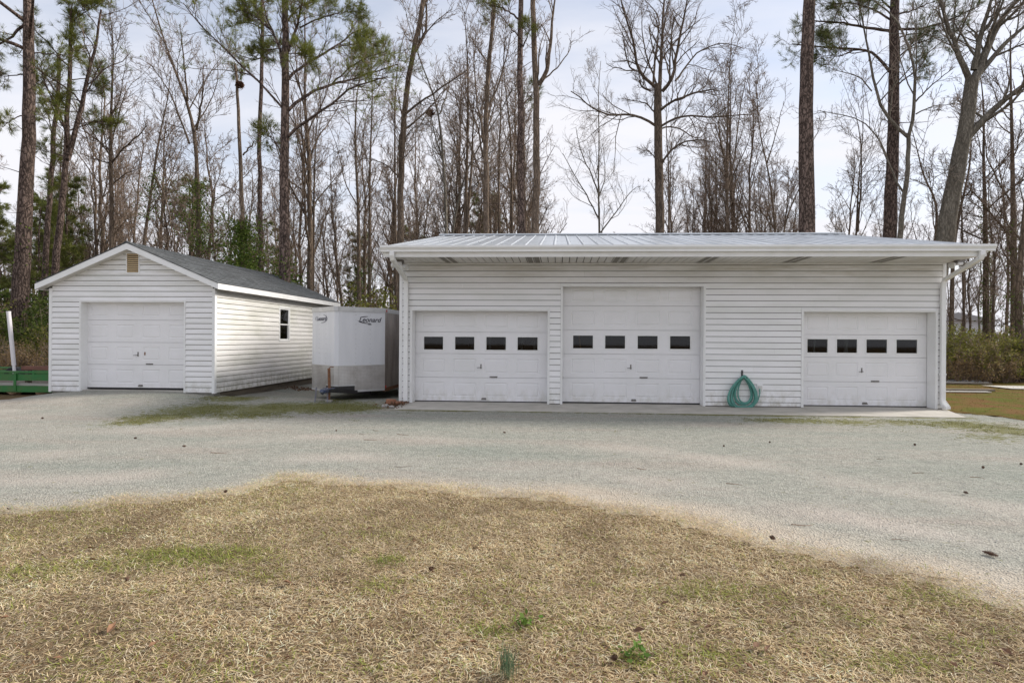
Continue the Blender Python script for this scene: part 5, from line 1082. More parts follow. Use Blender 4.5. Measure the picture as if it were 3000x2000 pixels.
hero('pine', 'tall straight pine with a green top beside the broken trunk', 'A', 26, [(1602,1750),(1600,1568),(1590,1200),(1590,800),(1600,500),(1610,200),(1605,-120)], 15, 11, limbs=[([(1600,500),(1520,450),(1440,440)],3),([(1610,330),(1673,300),(1740,290)],4)], auto=12, t_auto=(.68,1.), L_auto=(1.2,2.8), ang=(50,85), bark='pine_bark', extend=3, foliage=NP(m=(7,7),n=16), ivy=[(.0,.32,260,.22)], deadlow=6)
# --- the large pine between the garages
hero('pine', 'large spreading pine with long limbs and green needles between the garages', 'B', 19.6, [(281,1780),(280,1568),(280,1200),(275,900),(283,700),(285,450),(285,200),(280,-100)], 33, 19,
     limbs=[([(300,840),(420,720),(560,650),(680,530),(800,500),(910,470)],9), ([(300,680),(430,560),(570,515),(700,490),(830,440),(970,395)],10), ([(575,512),(660,430),(760,360),(910,315)],5), ([(300,490),(400,390),(500,340),(600,290),(680,210),(790,165)],9), ([(300,320),(370,120),(385,0),(400,-80)],9), ([(375,170),(500,110),(620,80),(720,70)],5), ([(265,660),(130,500),(0,390),(-120,270),(-260,130),(-340,20)],7,.25),
            ([(275,440),(240,250),(180,150),(145,0)],9), ([(200,180),(80,90),(0,60)],5), ([(265,960),(230,870),(150,800)],5), ([(600,290),(700,270),(800,250)],3),([(290,150),(340,60),(470,0),(560,-60)],6),([(285,330),(360,330),(440,370)],3),([(275,300),(200,300),(120,330)],3)],
     auto=5, t_auto=(.86,1.), L_auto=(2.,3.5), ang=(50,85), bark='pine_bark', extend=3, foliage=NP(m=(14,8), n=13, L=(.12,.24), w=.010, t0=.3), deadlow=5, ivy=[(.0,.26,1200,.4)])
hero('hardwood', 'slim reddish bare trunk just right of the large spreading pine', 'B', 28, [(452,1800),(455,1568),(460,1200),(465,950),(470,870),(480,700)], 10, 5, auto=9, t_auto=(.5,1.), L_auto=(2.,4.), ang=(20,45), m=(6,5,3))
hero('hardwood', 'bare tree with vine tuft behind the cargo trailer', 'B', 25, [(737,1800),(735,1568),(730,1200),(715,1000),(710,800),(720,560)], 14, 6, auto=10, t_auto=(.45,1.), L_auto=(2.,4.), ang=(18,42), ivy=[(.12,.33,420,.35)], m=(6,5,3))
hero('hardwood', 'slender bare tree over the cargo trailer roof with thin ivy', 'B', 26.5, [(800,1900),(800,1568),(800,1100),(810,800),(820,600),(815,430)], 11, 5, auto=10, t_auto=(.45,1.), L_auto=(2.,4.), ang=(18,40), ivy=[(.0,.33,320,.3)], m=(6,5,3))
hero('hardwood', 'stout forked bare tree with russet limbs at the garage roof end', 'B', 22.2, [(990,1600),(990,1490),(990,1200),(1000,850),(1020,600),(1060,330),(1110,150),(1135,0),(1140,-80)], 22, 12, limbs=[([(1020,700),(1100,630),(1200,570),(1300,490),(1400,430)],7),([(1055,350),(1150,200),(1145,0),(1180,-90)],10),([(985,1090),(900,1000),(700,960)],4),([(1000,900),(1060,780),(1180,740)],4)], auto=7, t_auto=(.45,1.), L_auto=(2.,3.5), m=(6,5,3), ivy=[(.0,.12,120,.3)])
hero('hardwood', 'dark straight trunk close behind the stout forked tree', 'B', 26, [(962,1600),(960,1490),(955,1000),(955,600),(965,400)], 10, 6, auto=8, t_auto=(.55,1.), L_auto=(1.5,3.), m=(5,5,3))
e_, T15 = hero('hardwood', 'grey bare tree holding a round leaf nest', 'B', 24, [(1272,1550),(1270,1420),(1265,1150),(1240,850),(1225,650),(1140,450),(1080,300)], 13, 5, limbs=[([(1262,1020),(1190,790),(1175,690)],6,.0),([(1230,700),(1280,560),(1300,420)],5)], auto=8, t_auto=(.5,1.), L_auto=(1.8,3.5), ang=(20,45), bark='bark_pale', m=(6,5,3))
hero('hardwood', 'grey trunk leaning right over the garage roof', 'B', 25, [(1290,1560),(1300,1450),(1370,1100),(1420,980),(1520,820),(1600,700)], 10, 4, auto=8, t_auto=(.4,1.), L_auto=(1.5,3.), bark='bark_pale', m=(5,5,3))
hero('hardwood', 'close pair of dark stems rising over the ridge', 'B', 24, [(1380,1560),(1382,1450),(1390,1200),(1400,900),(1405,600),(1400,300)], 15, 7, limbs=[([(1390,1440),(1415,1200),(1430,900),(1440,600)],10,.1)], auto=9, t_auto=(.5,1.), L_auto=(1.8,3.6), ang=(18,40), m=(6,5,3))
hero('hardwood', 'dark upright bare tree with red budded twigs above the low door', 'B', 23, [(1515,1540),(1515,1440),(1515,1150),(1510,850),(1520,500),(1560,100),(1570,-80)], 21, 9, limbs=[([(1512,900),(1470,700),(1440,450),(1450,200)],7),([(1515,780),(1560,560),(1620,400)],6)], auto=10, t_auto=(.45,1.), L_auto=(2.,4.), ang=(20,42), m=(6,6,3))
hero('hardwood', 'thin bare tree with green vine between dark trunks', 'B', 26, [(1597,1540),(1595,1440),(1590,1100),(1600,800),(1610,500)], 10, 5, auto=9, t_auto=(.45,1.), L_auto=(1.6,3.2), m=(5,5,3), ivy=[(.15,.3,200,.4)])
hero('hardwood', 'thin straight bare tree left of the twin tall trunks', 'C', 26, [(210,1500),(210,1380),(205,1000),(200,740),(165,560),(150,300)], 10, 5, auto=9, t_auto=(.45,1.), L_auto=(1.6,3.4), m=(5,5,3))
hero('pine', 'tall straight pine, the left one of the twin trunks', 'C', 22.6, [(272,1560),(270,1440),(265,1100),(262,800),(260,500),(258,200),(265,-60)], 24, 18, limbs=[([(250,120),(170,60),(50,20)],6),([(245,220),(150,110),(60,30)],4),([(275,290),(320,180),(310,150)],5),([(280,640),(330,580),(350,540)],5)], auto=6, t_auto=(.9,1.), L_auto=(1.5,2.6), ang=(55,90), bark='pine_bark', extend=4, foliage=NP(m=(7,6)), deadlow=6)
hero('hardwood', 'tall forked trunk with a dead hooked branch, right of the twin pine', 'C', 22.4, [(348,1560),(350,1440),(360,1100),(358,900),(360,600),(350,400),(335,200),(345,0),(340,-80)], 25, 14, limbs=[([(372,520),(430,440),(440,300),(450,150),(475,-20)],14,.1),([(385,505),(470,430),(540,350),(580,275),(560,238)],5,.2)], auto=5, t_auto=(.7,1.), L_auto=(1.2,2.2), bark='bark', m=(3,4,2))
hero('hardwood', 'small open bare tree with three stems against the pale sky', 'C', 30, [(746,1500),(745,1420),(740,1200),(735,1100),(745,900),(740,700),(735,560)], 9, 3.5, limbs=[([(742,1340),(640,1150),(550,1000),(520,940)],4.5),([(752,1425),(860,1280),(950,1150),(1000,1140)],4.5),([(735,1180),(700,1080),(620,900),(600,780)],4.5),([(745,1200),(780,1100),(770,900)],3.5)], auto=8, t_auto=(.4,1.), L_auto=(1.8,3.2), ang=(25,50), bark='bark_pale', m=(7,6,4), rmin=.0045)
hero('hardwood', 'big pollarded bare tree with crooked spreading limbs above the roof middle', 'C', 24, [(1116,1560),(1115,1430),(1112,1200),(1108,950),(1105,750),(1100,600),(1102,520)], 28, 22, blunt=True,
     limbs=[([(1095,540),(1030,490),(960,420),(970,300),(930,180),(880,40),(860,-60)],10), ([(1060,560),(1000,530),(985,440)],7,.1), ([(1115,520),(1130,300),(1130,100),(1150,-80)],12,.1), ([(1075,520),(1090,300),(1120,100),(1080,60),(1020,0)],7), ([(1130,560),(1200,490),(1220,300),(1250,150),(1290,-40)],11), ([(1210,495),(1240,470),(1300,360),(1400,280),(1520,260),(1620,295)],6),
            ([(1120,675),(1200,610),(1330,570),(1430,540),(1480,560)],8), ([(1330,570),(1400,530),(1420,440),(1500,390)],4), ([(1095,775),(1000,710),(880,690),(790,715),(720,690),(640,610),(570,560)],8), ([(1090,700),(1030,630),(910,615)],5), ([(1120,775),(1200,720),(1320,705),(1450,730),(1550,705),(1670,705)],7), ([(1120,790),(1200,770),(1300,830),(1360,860),(1400,800)],5), ([(1125,1010),(1180,920),(1250,870),(1350,855),(1450,870)],7), ([(1095,975),(1020,905)],4), ([(960,430),(920,410),(900,300),(880,150)],5), ([(1105,540),(1050,400),(1010,250),(1000,60)],6), ([(1175,510),(1180,300),(1200,100)],6)],
     auto=0, bark='bark', m=(11,6,3), rmin=.0052)
hero('hardwood', 'thin bare trunk close beside the big pollarded tree', 'C', 26, [(1171,1560),(1170,1420),(1170,1000),(1160,900),(1150,800)], 9, 4, auto=9, t_auto=(.4,1.), L_auto=(1.4,2.8), m=(5,5,3))
hero('hardwood', 'dark many stemmed bare tree between the pollarded tree and the thick pine', 'C', 26, [(1530,1560),(1530,1420),(1525,1200),(1525,1000),(1530,750),(1540,450)], 15, 4, limbs=[([(1525,1250),(1440,1100),(1430,980)],5),([(1530,1150),(1580,950),(1600,700),(1640,480)],6),([(1525,1050),(1480,850),(1470,620)],5),([(1560,1410),(1620,1330),(1690,1280)],5,.2)], auto=9, t_auto=(.4,1.), L_auto=(2.,4.), ang=(18,42), m=(6,6,3))
hero('hardwood', 'crooked dark bare tree left of the thick pine trunk', 'D', 27, [(152,1560),(150,1420),(130,1200),(100,1000),(60,870),(40,700)], 10, 4, limbs=[([(140,1400),(70,1300),(-10,1200)],5),([(100,1000),(160,800),(200,620)],4)], auto=9, t_auto=(.4,1.), L_auto=(2.,3.6), ang=(20,45), m=(6,6,3))
hero('hardwood', 'short crooked dark stem leaning to the thick pine trunk', 'D', 27, [(190,1560),(195,1420),(240,1260),(290,1180),(340,1050)], 8, 3, auto=7, t_auto=(.3,1.), L_auto=(1.2,2.4), m=(5,5,3))
hero('pine', 'thick straight pine trunk with plated bark behind the garage roof', 'D', 22.6, [(346,1560),(345,1420),(340,1100),(335,800),(338,500),(345,250),(358,0),(362,-60)], 49, 41, auto=5, t_auto=(.95,1.), L_auto=(2.,3.5), ang=(60,90), bark='pine_bark', extend=5, foliage=NP(m=(7,6)))
hero('hardwood', 'twin stemmed slim bare tree right of the thick pine trunk', 'D', 30, [(640,1560),(645,1420),(660,1100),(670,1000),(690,800)], 8, 3, limbs=[([(655,1420),(675,1100),(680,900),(640,700)],6,.1)], auto=8, t_auto=(.4,1.), L_auto=(2.,3.8), ang=(22,48), m=(6,6,3))
hero('pine', 'broad pine with dark needles and level limbs toward the eave end', 'D', 24, [(845,1560),(850,1440),(865,1000),(875,600),(875,300),(880,0),(882,-60)], 40, 30,
     limbs=[([(850,190),(700,170),(560,140),(420,130),(330,130)],9,.2), ([(850,440),(780,360),(770,310),(620,300),(480,290),(380,290),(250,270)],9,.2), ([(900,180),(1050,180),(1200,130),(1400,40)],8), ([(895,240),(1000,200),(1090,220),(1200,240)],5), ([(895,360),(1000,270),(1100,240)],5), ([(890,530),(960,470),(1050,410),(1090,370)],5), ([(850,120),(760,60),(640,20),(480,20)],6), ([(900,90),(1000,60),(1150,0)],6), ([(865,60),(800,0),(700,-40)],6), ([(560,140),(480,200),(430,230)],3), ([(620,300),(560,350),(480,340),(420,340)],3)],
     auto=3, t_auto=(.9,1.), L_auto=(2.,3.), ang=(50,85), bark='pine_bark', extend=4, foliage=NP(m=(12,8), n=13, base=(0.085,0.11,0.04), t0=.3), deadlow=6)
hero('hardwood', 'twisting bare tree with two snaking stems in front of the broad pine', 'D', 23, [(905,1560),(915,1440),(930,1250),(960,1100),(965,900),(965,830)], 18, 11, blunt=True, limbs=[([(965,840),(1000,700),(1010,600),(1010,450),(960,250),(880,100),(780,20),(700,-40)],10,.12), ([(962,840),(840,740),(780,620),(740,450),(720,280),(680,150),(660,0)],10,.12), ([(1008,625),(1100,530),(1200,450),(1250,410)],5), ([(935,1180),(850,1050),(830,920),(780,830),(680,730),(560,700),(420,680)],6,.15), ([(1010,700),(1080,660),(1250,630)],4), ([(740,560),(680,470),(520,430),(420,400)],4)], auto=0, bark='bark_pale', m=(6,5,3))
hero('hardwood', 'massive leaning grey hardwood with steep fanning limbs at the eave end', 'D', 22.9, [(1120,1750),(1160,1600),(1193,1470),(1230,1200),(1270,1000),(1310,830),(1340,600),(1355,480)], 56, 34, blunt=True,
     limbs=[([(1340,500),(1250,280),(1200,150),(1160,0),(1140,-80)],18,.15), ([(1365,500),(1420,380),(1480,200),(1560,80),(1640,0),(1700,-60)],26,.15), ([(1365,430),(1400,250),(1440,100),(1480,0),(1500,-80)],18,.1), ([(1370,490),(1440,400),(1560,260),(1670,170),(1780,90)],17,.12), ([(1320,850),(1420,740),(1520,640),(1670,520),(1780,440)],24,.2), ([(1255,290),(1240,150),(1260,0)],7), ([(1290,960),(1200,1050),(1120,1090)],4)], auto=0, bark='bark_pale', m=(7,6,3), ivy=None)
hero('hardwood', 'crooked bare stem behind the massive leaning hardwood', 'D', 25, [(1235,1620),(1245,1470),(1300,1200),(1340,1050),(1350,900)], 14, 5, limbs=[([(1300,1210),(1340,1180),(1350,1120)],4)], auto=8, t_auto=(.4,1.), L_auto=(1.5,3.), m=(5,5,3))
hero('hardwood', 'short bent bare stem left of the massive leaning hardwood', 'D', 25, [(1128,1600),(1130,1470),(1145,1250),(1140,1190),(1060,1130),(1040,1000)], 14, 4, auto=8, t_auto=(.4,1.), L_auto=(1.5,3.2), m=(5,5,3), ivy=[(.35,.5,70,.3)])
hero('hardwood', 'ivy clad straight trunk just past the eave end', 'P', 27, [(2889,1010),(2889,900),(2888,750),(2885,570),(2880,450),(2885,330)], 18, 8, auto=11, t_auto=(.35,1.), L_auto=(2.,4.), ang=(30,65), m=(6,6,3), ivy=[(.05,.6,900,.10),(.02,.3,160,.25)])
hero('hardwood', 'slim forked bare tree right of the ivy clad trunk', 'P', 26, [(2907,1010),(2908,920),(2912,850),(2915,760),(2905,690),(2895,600)], 8, 4, limbs=[([(2915,760),(2926,700),(2935,600)],4,.1)], auto=9, t_auto=(.35,1.), L_auto=(1.5,3.), ang=(30,70), m=(6,6,3))
hero('hardwood', 'slim reddish bare tree beside the right downspout', 'P', 26, [(2826,1000),(2824,930),(2822,850),(2821,780),(2818,650),(2815,500)], 8, 4, auto=12, t_auto=(.2,1.), L_auto=(1.5,3.), ang=(50,85), m=(6,6,3), ivy=[(.0,.2,120,.15)])
hero('hardwood', 'dark stout bare trunk with green vines beyond the thicket', 'P', 25, [(2972,1060),(2972,950),(2971,800),(2968,600),(2965,400),(2960,200)], 20, 9, auto=12, t_auto=(.3,1.), L_auto=(2.,4.5), ang=(30,65), m=(7,6,3), ivy=[(.08,.45,600,.4)])
hero('hardwood', 'dark trunk with flared foot at the thicket edge', 'P', 21.6, [(2993,1105),(2991,1050),(2987,950),(2984,880),(2990,760),(3002,600)], 23, 12, limbs=[([(2986,900),(2940,850),(2900,845)],4),([(2985,930),(2950,945),(2910,955)],4)], auto=8, t_auto=(.35,1.), L_auto=(1.5,3.), m=(6,5,3), ivy=[(.05,.4,320,.3)])
# leaf nests (squirrel dreys)
def drey(c, rad, label, seed):
    r = np.random.default_rng(seed); n = 260; q = nrm(r.normal(size=(n,3)))*rad*r.uniform(.3,1.,(n,1))**.5; V_, F2_, C_ = leaves(r, np.array(c)+q, (.06,.13), ((.08,.045,.03),(.19,.095,.055)))
    o = mobj('leaf_nest', np_mesh('leaf_nest', V_, F2_, 'leafy', C_)); tag(o, label, 'nest')
drey(PY(1261, 330, 24), .14, 'round brown leaf nest on a grey bare branch', 1); drey(PY(702, 247, 22), .11, 'brown leaf nest on the broken topped dead trunk', 2)

# ---------------------------------------------------------------- background woods: a few kinds of tree, copied one by one
def variant_bare(seed, h, r0, nl, ang, up, m=(7,5,3), fork=False, bark='bark'):
    r = np.random.default_rng(seed); k = 16; T = np.zeros((k,3)); T[:,2] = np.linspace(0, h, k); T[:,:2] = np.cumsum(r.normal(0, .10, (k,2)), 0)*np.linspace(0,1,k)[:,None]; R = r0*np.linspace(1.15, .16, k); R[0] *= 1.2
    tm, tw = TreeMesh(), TreeMesh(); tm.tubes(T[None], R[None], 8)
    p, d, l, rr = kids(r, T[None], R[None], nl, .28, 1., ang, (1,1), np.array([1.]), .55); l = r.uniform(.18, .30, nl)*h*np.linspace(1.1, .5, nl); d[:,2] += .2; A = grow(r, p, d, l, 9, .09, up); AR = taper(np.minimum(np.clip(rr, .012, .09), l*.014), 9, .3); tm.tubes(A, AR, 5)
    fine(r, tm, tw, A, AR, l, *m, rmin=.0085)
    return [('trunk', tm.mesh('trunk', bark)), ('crown', tw.mesh('crown', 'twig' if bark == 'bark' else 'twig_grey'))]
def variant_pine(seed, h, r0, nl, t0=.5):
    r = np.random.default_rng(seed); k = 14; T = np.zeros((k,3)); T[:,2] = np.linspace(0, h, k); T[:,:2] = np.cumsum(r.normal(0, .05, (k,2)), 0); R = r0*np.linspace(1.15, .25, k)
    tm, tw = TreeMesh(), TreeMesh(); tm.tubes(T[None], R[None], 8); p, d, l, rr = kids(r, T[None], R[None], nl, t0, 1., (55,85), (1,1), np.array([1.]), .4); l = r.uniform(.10, .2, nl)*h*np.linspace(1.2,.5,nl); A = grow(r, p, d, l, 8, .09, .05); AR = taper(np.clip(rr, .015, .06), 8, .3); tm.tubes(A, AR, 5)
    b, c, _ = fine(r, tm, tw, A, AR, l, 6, 5, 0, up=.04, t0=.3, rmin=.007, s1=(.25,.5)); Pt = np.concatenate([c[:,-1], c[:,2], b[:,-1]]); Dt = nrm(np.concatenate([c[:,-1]-c[:,-2]]*2 + [b[:,-1]-b[:,-2]])) + np.array((0,0,.3)); V_, F2_, C_ = tufts(r, Pt, Dt, 12, L=(.16,.32), w=.020, base=(.12,.145,.045))
    return [('trunk', tm.mesh('trunk', 'pine_bark')), ('crown', tw.mesh('crown', 'twig')), ('needles', np_mesh('needles', V_, F2_, 'leafy', C_))]
VB = [variant_bare(201, 15, .13, 18, (22,48), .06), variant_bare(202, 17, .15, 20, (18,42), .07), variant_bare(203, 13, .11, 16, (28,55), .05, bark='bark_pale'), variant_bare(204, 16, .12, 20, (20,45), .07), variant_bare(205, 12, .10, 18, (25,50), .06), variant_bare(206, 9, .07, 14, (25,52), .06, m=(5,5,2)), variant_bare(207, 14, .12, 18, (30,60), .05)]
VP = [variant_pine(301, 13, .15, 30, .42), variant_pine(302, 16, .18, 30, .55), variant_pine(303, 9, .11, 28, .3)]
def copies(name, label, cat, group, var, loc, rz, s):
    e = empty(name, loc, label, cat, group, rz); e.scale = (s, s, s)
    for pn, me in var: link(bpy.data.objects.new(pn, me), e)
br = random.Random(21)
LAND = [(-60,'beyond the green flatbed trailer'),(60,'beyond the thick rough pine by the green flatbed trailer'),(165,'beyond the pine with two tall stems'),(290,'beyond the left eave of the small garage'),(380,'beyond the small garage gable'),(480,'beyond the leaning vine clumped tree'),(590,'beyond the vine wrapped tree'),(700,'beyond the ivy massed dead trunk'),(790,'beyond the large spreading pine'),(880,'beyond the slim reddish trunk'),(960,'straight beyond the cargo trailer nose'),(1060,'beyond the vine tufted tree by the cargo trailer'),(1160,'beyond the stout forked tree'),(1260,'beyond the tree with the round leaf nest'),(1360,'beyond the close pair of dark stems'),(1440,'beyond the dark tree with red budded twigs'),(1530,'beyond the twin tall trunks'),(1640,'beyond the dead hooked branch'),(1755,'beyond the three stemmed open tree'),(1880,'beyond the big pollarded tree'),(2000,'beyond the thin trunk by the pollarded tree'),(2130,'beyond the dark many stemmed tree'),(2250,'beyond the crooked dark tree'),(2365,'beyond the thick plated pine'),(2500,'beyond the twin stemmed slim tree'),(2620,'beyond the broad dark pine'),(2730,'beyond the massive leaning hardwood'),(2820,'beyond the slim reddish tree by the downspout'),(2890,'beyond the ivy clad trunk'),(2970,'beyond the dark stout vine clad trunk'),(3060,'past the flared trunk at the thicket edge')]
def where(x): return min(LAND, key=lambda k: abs(k[0] - x))[1]
KINDS = {}
def scatter(n, xa, xb, ya, yb, pick, name, label, group, smin=.8, smax=1.15):
    for i in range(n):
        x = xa + (xb-xa)*(i + br.random())/n; Y = ya + (yb-ya)*br.random()**1.2; p = PY(x, 1000, Y)
        v_ = pick[br.randrange(len(pick))]; adj = KINDS[id(v_)]; depth = 'nearer' if Y < ya + (yb-ya)*.33 else 'far' if Y > ya + (yb-ya)*.66 else ''
        copies(name, ' '.join((f'{depth} {adj} {where(x)}').split()), 'tree', group, v_, (p.x, Y, gzf(p.x, Y)-.05), br.uniform(0, 6.28), br.uniform(smin, smax))
for v_, a_ in zip(VB, ('broad bare tree', 'tall narrow bare tree', 'pale barked bare tree', 'upright bare tree', 'short bushy bare tree', 'small thin bare tree', 'wide branched bare tree')): KINDS[id(v_)] = a_
for v_, a_ in zip(VP, ('full green pine', 'high crowned pine', 'small young pine')): KINDS[id(v_)] = a_
g1 = 'bare trees in the woods behind the garages'
scatter(62, -60, 1150, 27, 66, VB, 'bare_tree', 'slender bare tree in the woods behind the small garage', g1 + ' left')
scatter(34, 1150, 1600, 28, 60, VB, 'bare_tree', 'slender bare tree in the woods behind the cargo trailer end of the roof', g1 + ' middle')
scatter(6, 1610, 1890, 55, 80, [VB[5], VB[4]], 'bare_tree', 'small far bare tree showing low above the roof ridge', g1 + ' middle', .75, 1.0)
scatter(30, 1960, 2350, 30, 60, VB, 'bare_tree', 'slender bare tree behind the roof between pollarded tree and thick pine', g1 + ' centre', .75, 1.0)
scatter(22, 2390, 3060, 33, 64, [VB[2], VB[4], VB[5], VB[3]], 'bare_tree', 'slender bare tree in the woods around the eave end', g1 + ' right', .75, 1.0)
scatter(9, -40, 1120, 40, 66, VP, 'pine_tree', 'small green pine among the bare trees behind the small garage', 'far pines behind the small garage', .7, 1.0)
scatter(4, 1100, 1480, 38, 60, VP, 'pine_tree', 'distant pine showing above the cargo trailer end of the roof', 'far pines over the roof end', .7, 1.05)
for x, Y, v, s in ((100, 27, 0, .62), (210, 29, 0, .75), (20, 25, 2, .9), (165, 31, 0, .7)):   # the layered young pines low on the left
    p = PY(x, 1000, Y); copies('pine_tree', 'layered young pine ' + where(x + (45 if Y > 28.5 else 0)), 'tree', 'young pines on the left', VP[v], (p.x, Y, gzf(p.x, Y)-.05), br.uniform(0, 6), s)
# understorey
def variant_shrub(seed, h, w, nst, nleaf, cols, lsize=(.04,.085)):
    r = np.random.default_rng(seed); tm = TreeMesh(); st = np.column_stack([r.normal(0, .12, (nst,2)), np.zeros(nst)]); d = np.column_stack([r.normal(0, .35, (nst,2)), np.ones(nst)]); l = r.uniform(.6, 1.05, nst)*h; A = grow(r, st, d, l, 7, .10, .03); AR = taper(np.full(nst, .014), 7, .3); tm.tubes(A, AR, 4)
    p, dd, l2, rr = kids(r, A, AR, 6, .2, 1., (30,65), (.25,.45), l, .6); B = grow(r, p, dd, l2, 5, .14, .03); tm.tubes(B, taper(np.maximum(rr,.005), 5, .5), 3)
    p, dd, l3, rr = kids(r, B, np.full(B.shape[:2], .006), 4, .2, 1., (30,65), (.3,.6), l2, 1.); Cc = grow(r, p, dd, l3, 4, .15, .03); tm.tubes(Cc, np.full(Cc.shape[:2], .005), 3)
    q = Cc[r.integers(0, len(Cc), nleaf), r.integers(1, 4, nleaf)] + r.normal(0, .06, (nleaf,3)); q[:,2] = np.maximum(q[:,2], .03); V_, F2_, C_ = leaves(r, q, lsize, cols)
    return [('stems', tm.mesh('stems', 'twig')), ('foliage', np_mesh('foliage', V_, F2_, 'leafy', C_))]
VS = [variant_shrub(401, 1.7, 1, 12, 2600, ((.11,.13,.025),(.26,.25,.06))), variant_shrub(402, 1.5, 1, 14, 1900, ((.17,.165,.04),(.33,.28,.11))), variant_shrub(403, 1.6, 1, 16, 1300, ((.24,.165,.075),(.38,.27,.14))), variant_shrub(404, 2.0, 1, 10, 3000, ((.045,.075,.016),(.12,.15,.035)), (.05,.1))]
def shrubs(lst, label, group):
    for x, Y, v, s in lst: p = PY(x, 1000, Y); copies('shrub', ('big ' if s > 1.45 else 'low ' if s < .85 else '') + ('green leafy', 'olive yellow', 'dry brown', 'dark glossy')[v] + ' shrub ' + where(x).replace('beyond', 'near'), 'shrub', group, VS[v], (p.x, Y, gzf(p.x, Y)-.04), br.uniform(0, 6.28), s)
shrubs([(2775,21.5,0,1.15),(2800,22.2,1,1.15),(2830,21.3,1,1.05),(2855,22,0,1.1),(2880,21.4,1,1.0),(2905,22.5,1,1.15),(2930,21.4,0,1.0),(2955,22.2,1,1.2),(2978,21.4,1,1.0),(2810,20.9,2,.7),(2850,20.8,2,.7),(2900,20.9,2,.65),(2945,20.9,2,.7),(3010,21.5,0,1.0),(2840,24,2,1.1),(2780,24,3,.9),(2920,24,2,1.2),(3000,24,2,1.2),(2870,25,1,1.2),(2960,26,0,1.2)], 'tangled green and brown shrub in the thicket past the right downspout', 'thicket shrubs')
shrubs([(5,18.5,1,1.0),(30,21,0,1.4),(75,19,3,1.2),(95,20.5,3,1.5),(110,18.5,0,1.0),(60,23,2,1.6),(-20,20,0,1.5),(120,24,3,1.9),(15,25,2,1.8),(85,26,0,2.0),(-40,24,2,1.7),(100,17.2,2,.8),(40,17.4,2,.7),(0,17.6,2,.8),(140,22,3,1.5),(70,17.0,2,.75)], 'leafy shrub in the undergrowth behind the green flatbed trailer', 'undergrowth behind the green trailer')
shrubs([(985,24,3,1.3),(1030,25,1,1.7),(1060,23.5,0,1.5),(1085,25,2,1.9),(1110,23.5,0,1.7),(1135,24.5,3,1.5),(1160,23.5,2,1.8),(1150,26,0,2.1),(950,26,0,1.5),(1010,27,2,1.9),(880,25,0,1.6),(860,24,3,1.4),(905,27,1,1.9),(1180,25,1,2.0),(1090,28,0,2.3),(1045,22.6,3,1.1),(935,24,2,1.4)], 'leafy shrub at the woods edge behind the cargo trailer', 'shrubs behind the cargo trailer')
shrubs([(560,24,0,1.9),(640,23,3,1.9),(700,24,3,2.3),(760,23,0,1.9),(800,22.5,0,1.8),(820,25,1,2.0),(480,25,2,2.0),(740,26,3,2.5)], 'leafy shrub rising behind the small garage roof', 'shrubs behind the small garage')
shrubs([(1495,24.5,3,2.05),(1310,24.5,1,2.1),(1895,26,2,2.3)], 'dark leafy bush just topping the metal roof ridge', 'bushes topping the ridge')
# far wood: thin stems that read as one mass
r = np.random.default_rng(77); n = 1500; Y = r.uniform(58, 120, n); u = r.uniform(-.95, .90, n); X = Y*u - .05*Y; keep = ~((u > .02) & (r.random(n) < .75)); X, Y = X[keep], Y[keep]; n = len(X)
st = np.column_stack([X, Y, np.full(n, -.4)]); l = r.uniform(4, 11, n); A = grow(r, st, np.column_stack([r.normal(0,.05,(n,2)), np.ones(n)]), l, 5, .04, .03); AR = taper(r.uniform(.03, .09, n), 5, .25); tw = TreeMesh(); tw.tubes(A, AR, 3); p, d, l2, rr = kids(r, A, AR, 5, .25, 1., (25,55), (.18,.4), l, .5); B = grow(r, p, d, l2, 4, .12, .08); tw.tubes(B, taper(np.maximum(rr,.015), 4, .5), 3)
o = mobj('far_woods', tw.mesh('far_woods', 'twig_grey')); o['kind'] = 'stuff'; tag(o, 'far bare woodland reading as a grey brown mass of stems', 'woods')

# ---------------------------------------------------------------- small things on the ground
def cone_mesh(L, w, seed):
    rr = random.Random(seed); mb = MB(); n = 11
    for i in range(8):
        t = i/7; rad = w*math.sin(math.pi*(.12+.8*t))**.8; y = (t-.5)*L
        for j in range(n):
            a = 2*math.pi*(j + .5*(i % 2))/n; c, s = math.cos(a), math.sin(a); e = rad*rr.uniform(.9, 1.12); b = .22
            mb.add([(c*rad*.35, y+.004, s*rad*.35), ((c*math.cos(b)-s*math.sin(b))*e*.8, y-.001, (s*math.cos(b)+c*math.sin(b))*e*.8), (c*e*1.05, y-.006, s*e*1.05), ((c*math.cos(b)+s*math.sin(b))*e*.8, y-.001, (s*math.cos(b)-c*math.sin(b))*e*.8)], [(0,1,2,3)])
    mb.tube([(0,-L*.5,0),(0,0,0),(0,L*.5,0)], [w*.2, w*.55, w*.15], 8); return mb
cm = None
CONES = [(2120,1310),(2255,1300),(2880,1375),(2992,1366),(2830,1447),(2262,1590),(125,1226),(396,1287),(540,1311),(1478,1271),(1262,1688),(1800,1950),(660,1453),(372,1720),(2680,1305),(985,1263)]
for i, (x, y) in enumerate(CONES):
    p = PZ(x, y); lawn = y > 1440 and x != 2830; lab = 'small brown pine cone lying in the dry lawn' if lawn else 'small brown pine cone lying on the gravel drive'
    if cm is None: o = cone_mesh(.058, .024, 3).build('pine_cone', 'pinecone'); cm = o.data
    else: o = bpy.data.objects.new('pine_cone', cm); COL.objects.link(o)
    o.location = (p.x, p.y, gzf(p.x, p.y) + (.045 if lawn else .022)); o.rotation_euler = (br.uniform(-.2,.2), 0, br.uniform(0, 6.28)); s = br.uniform(.5, .72); o.scale = (s, s, s); tag(o, lab, 'pine cone', 'pine cones in the lawn' if lawn else 'pine cones on the drive')
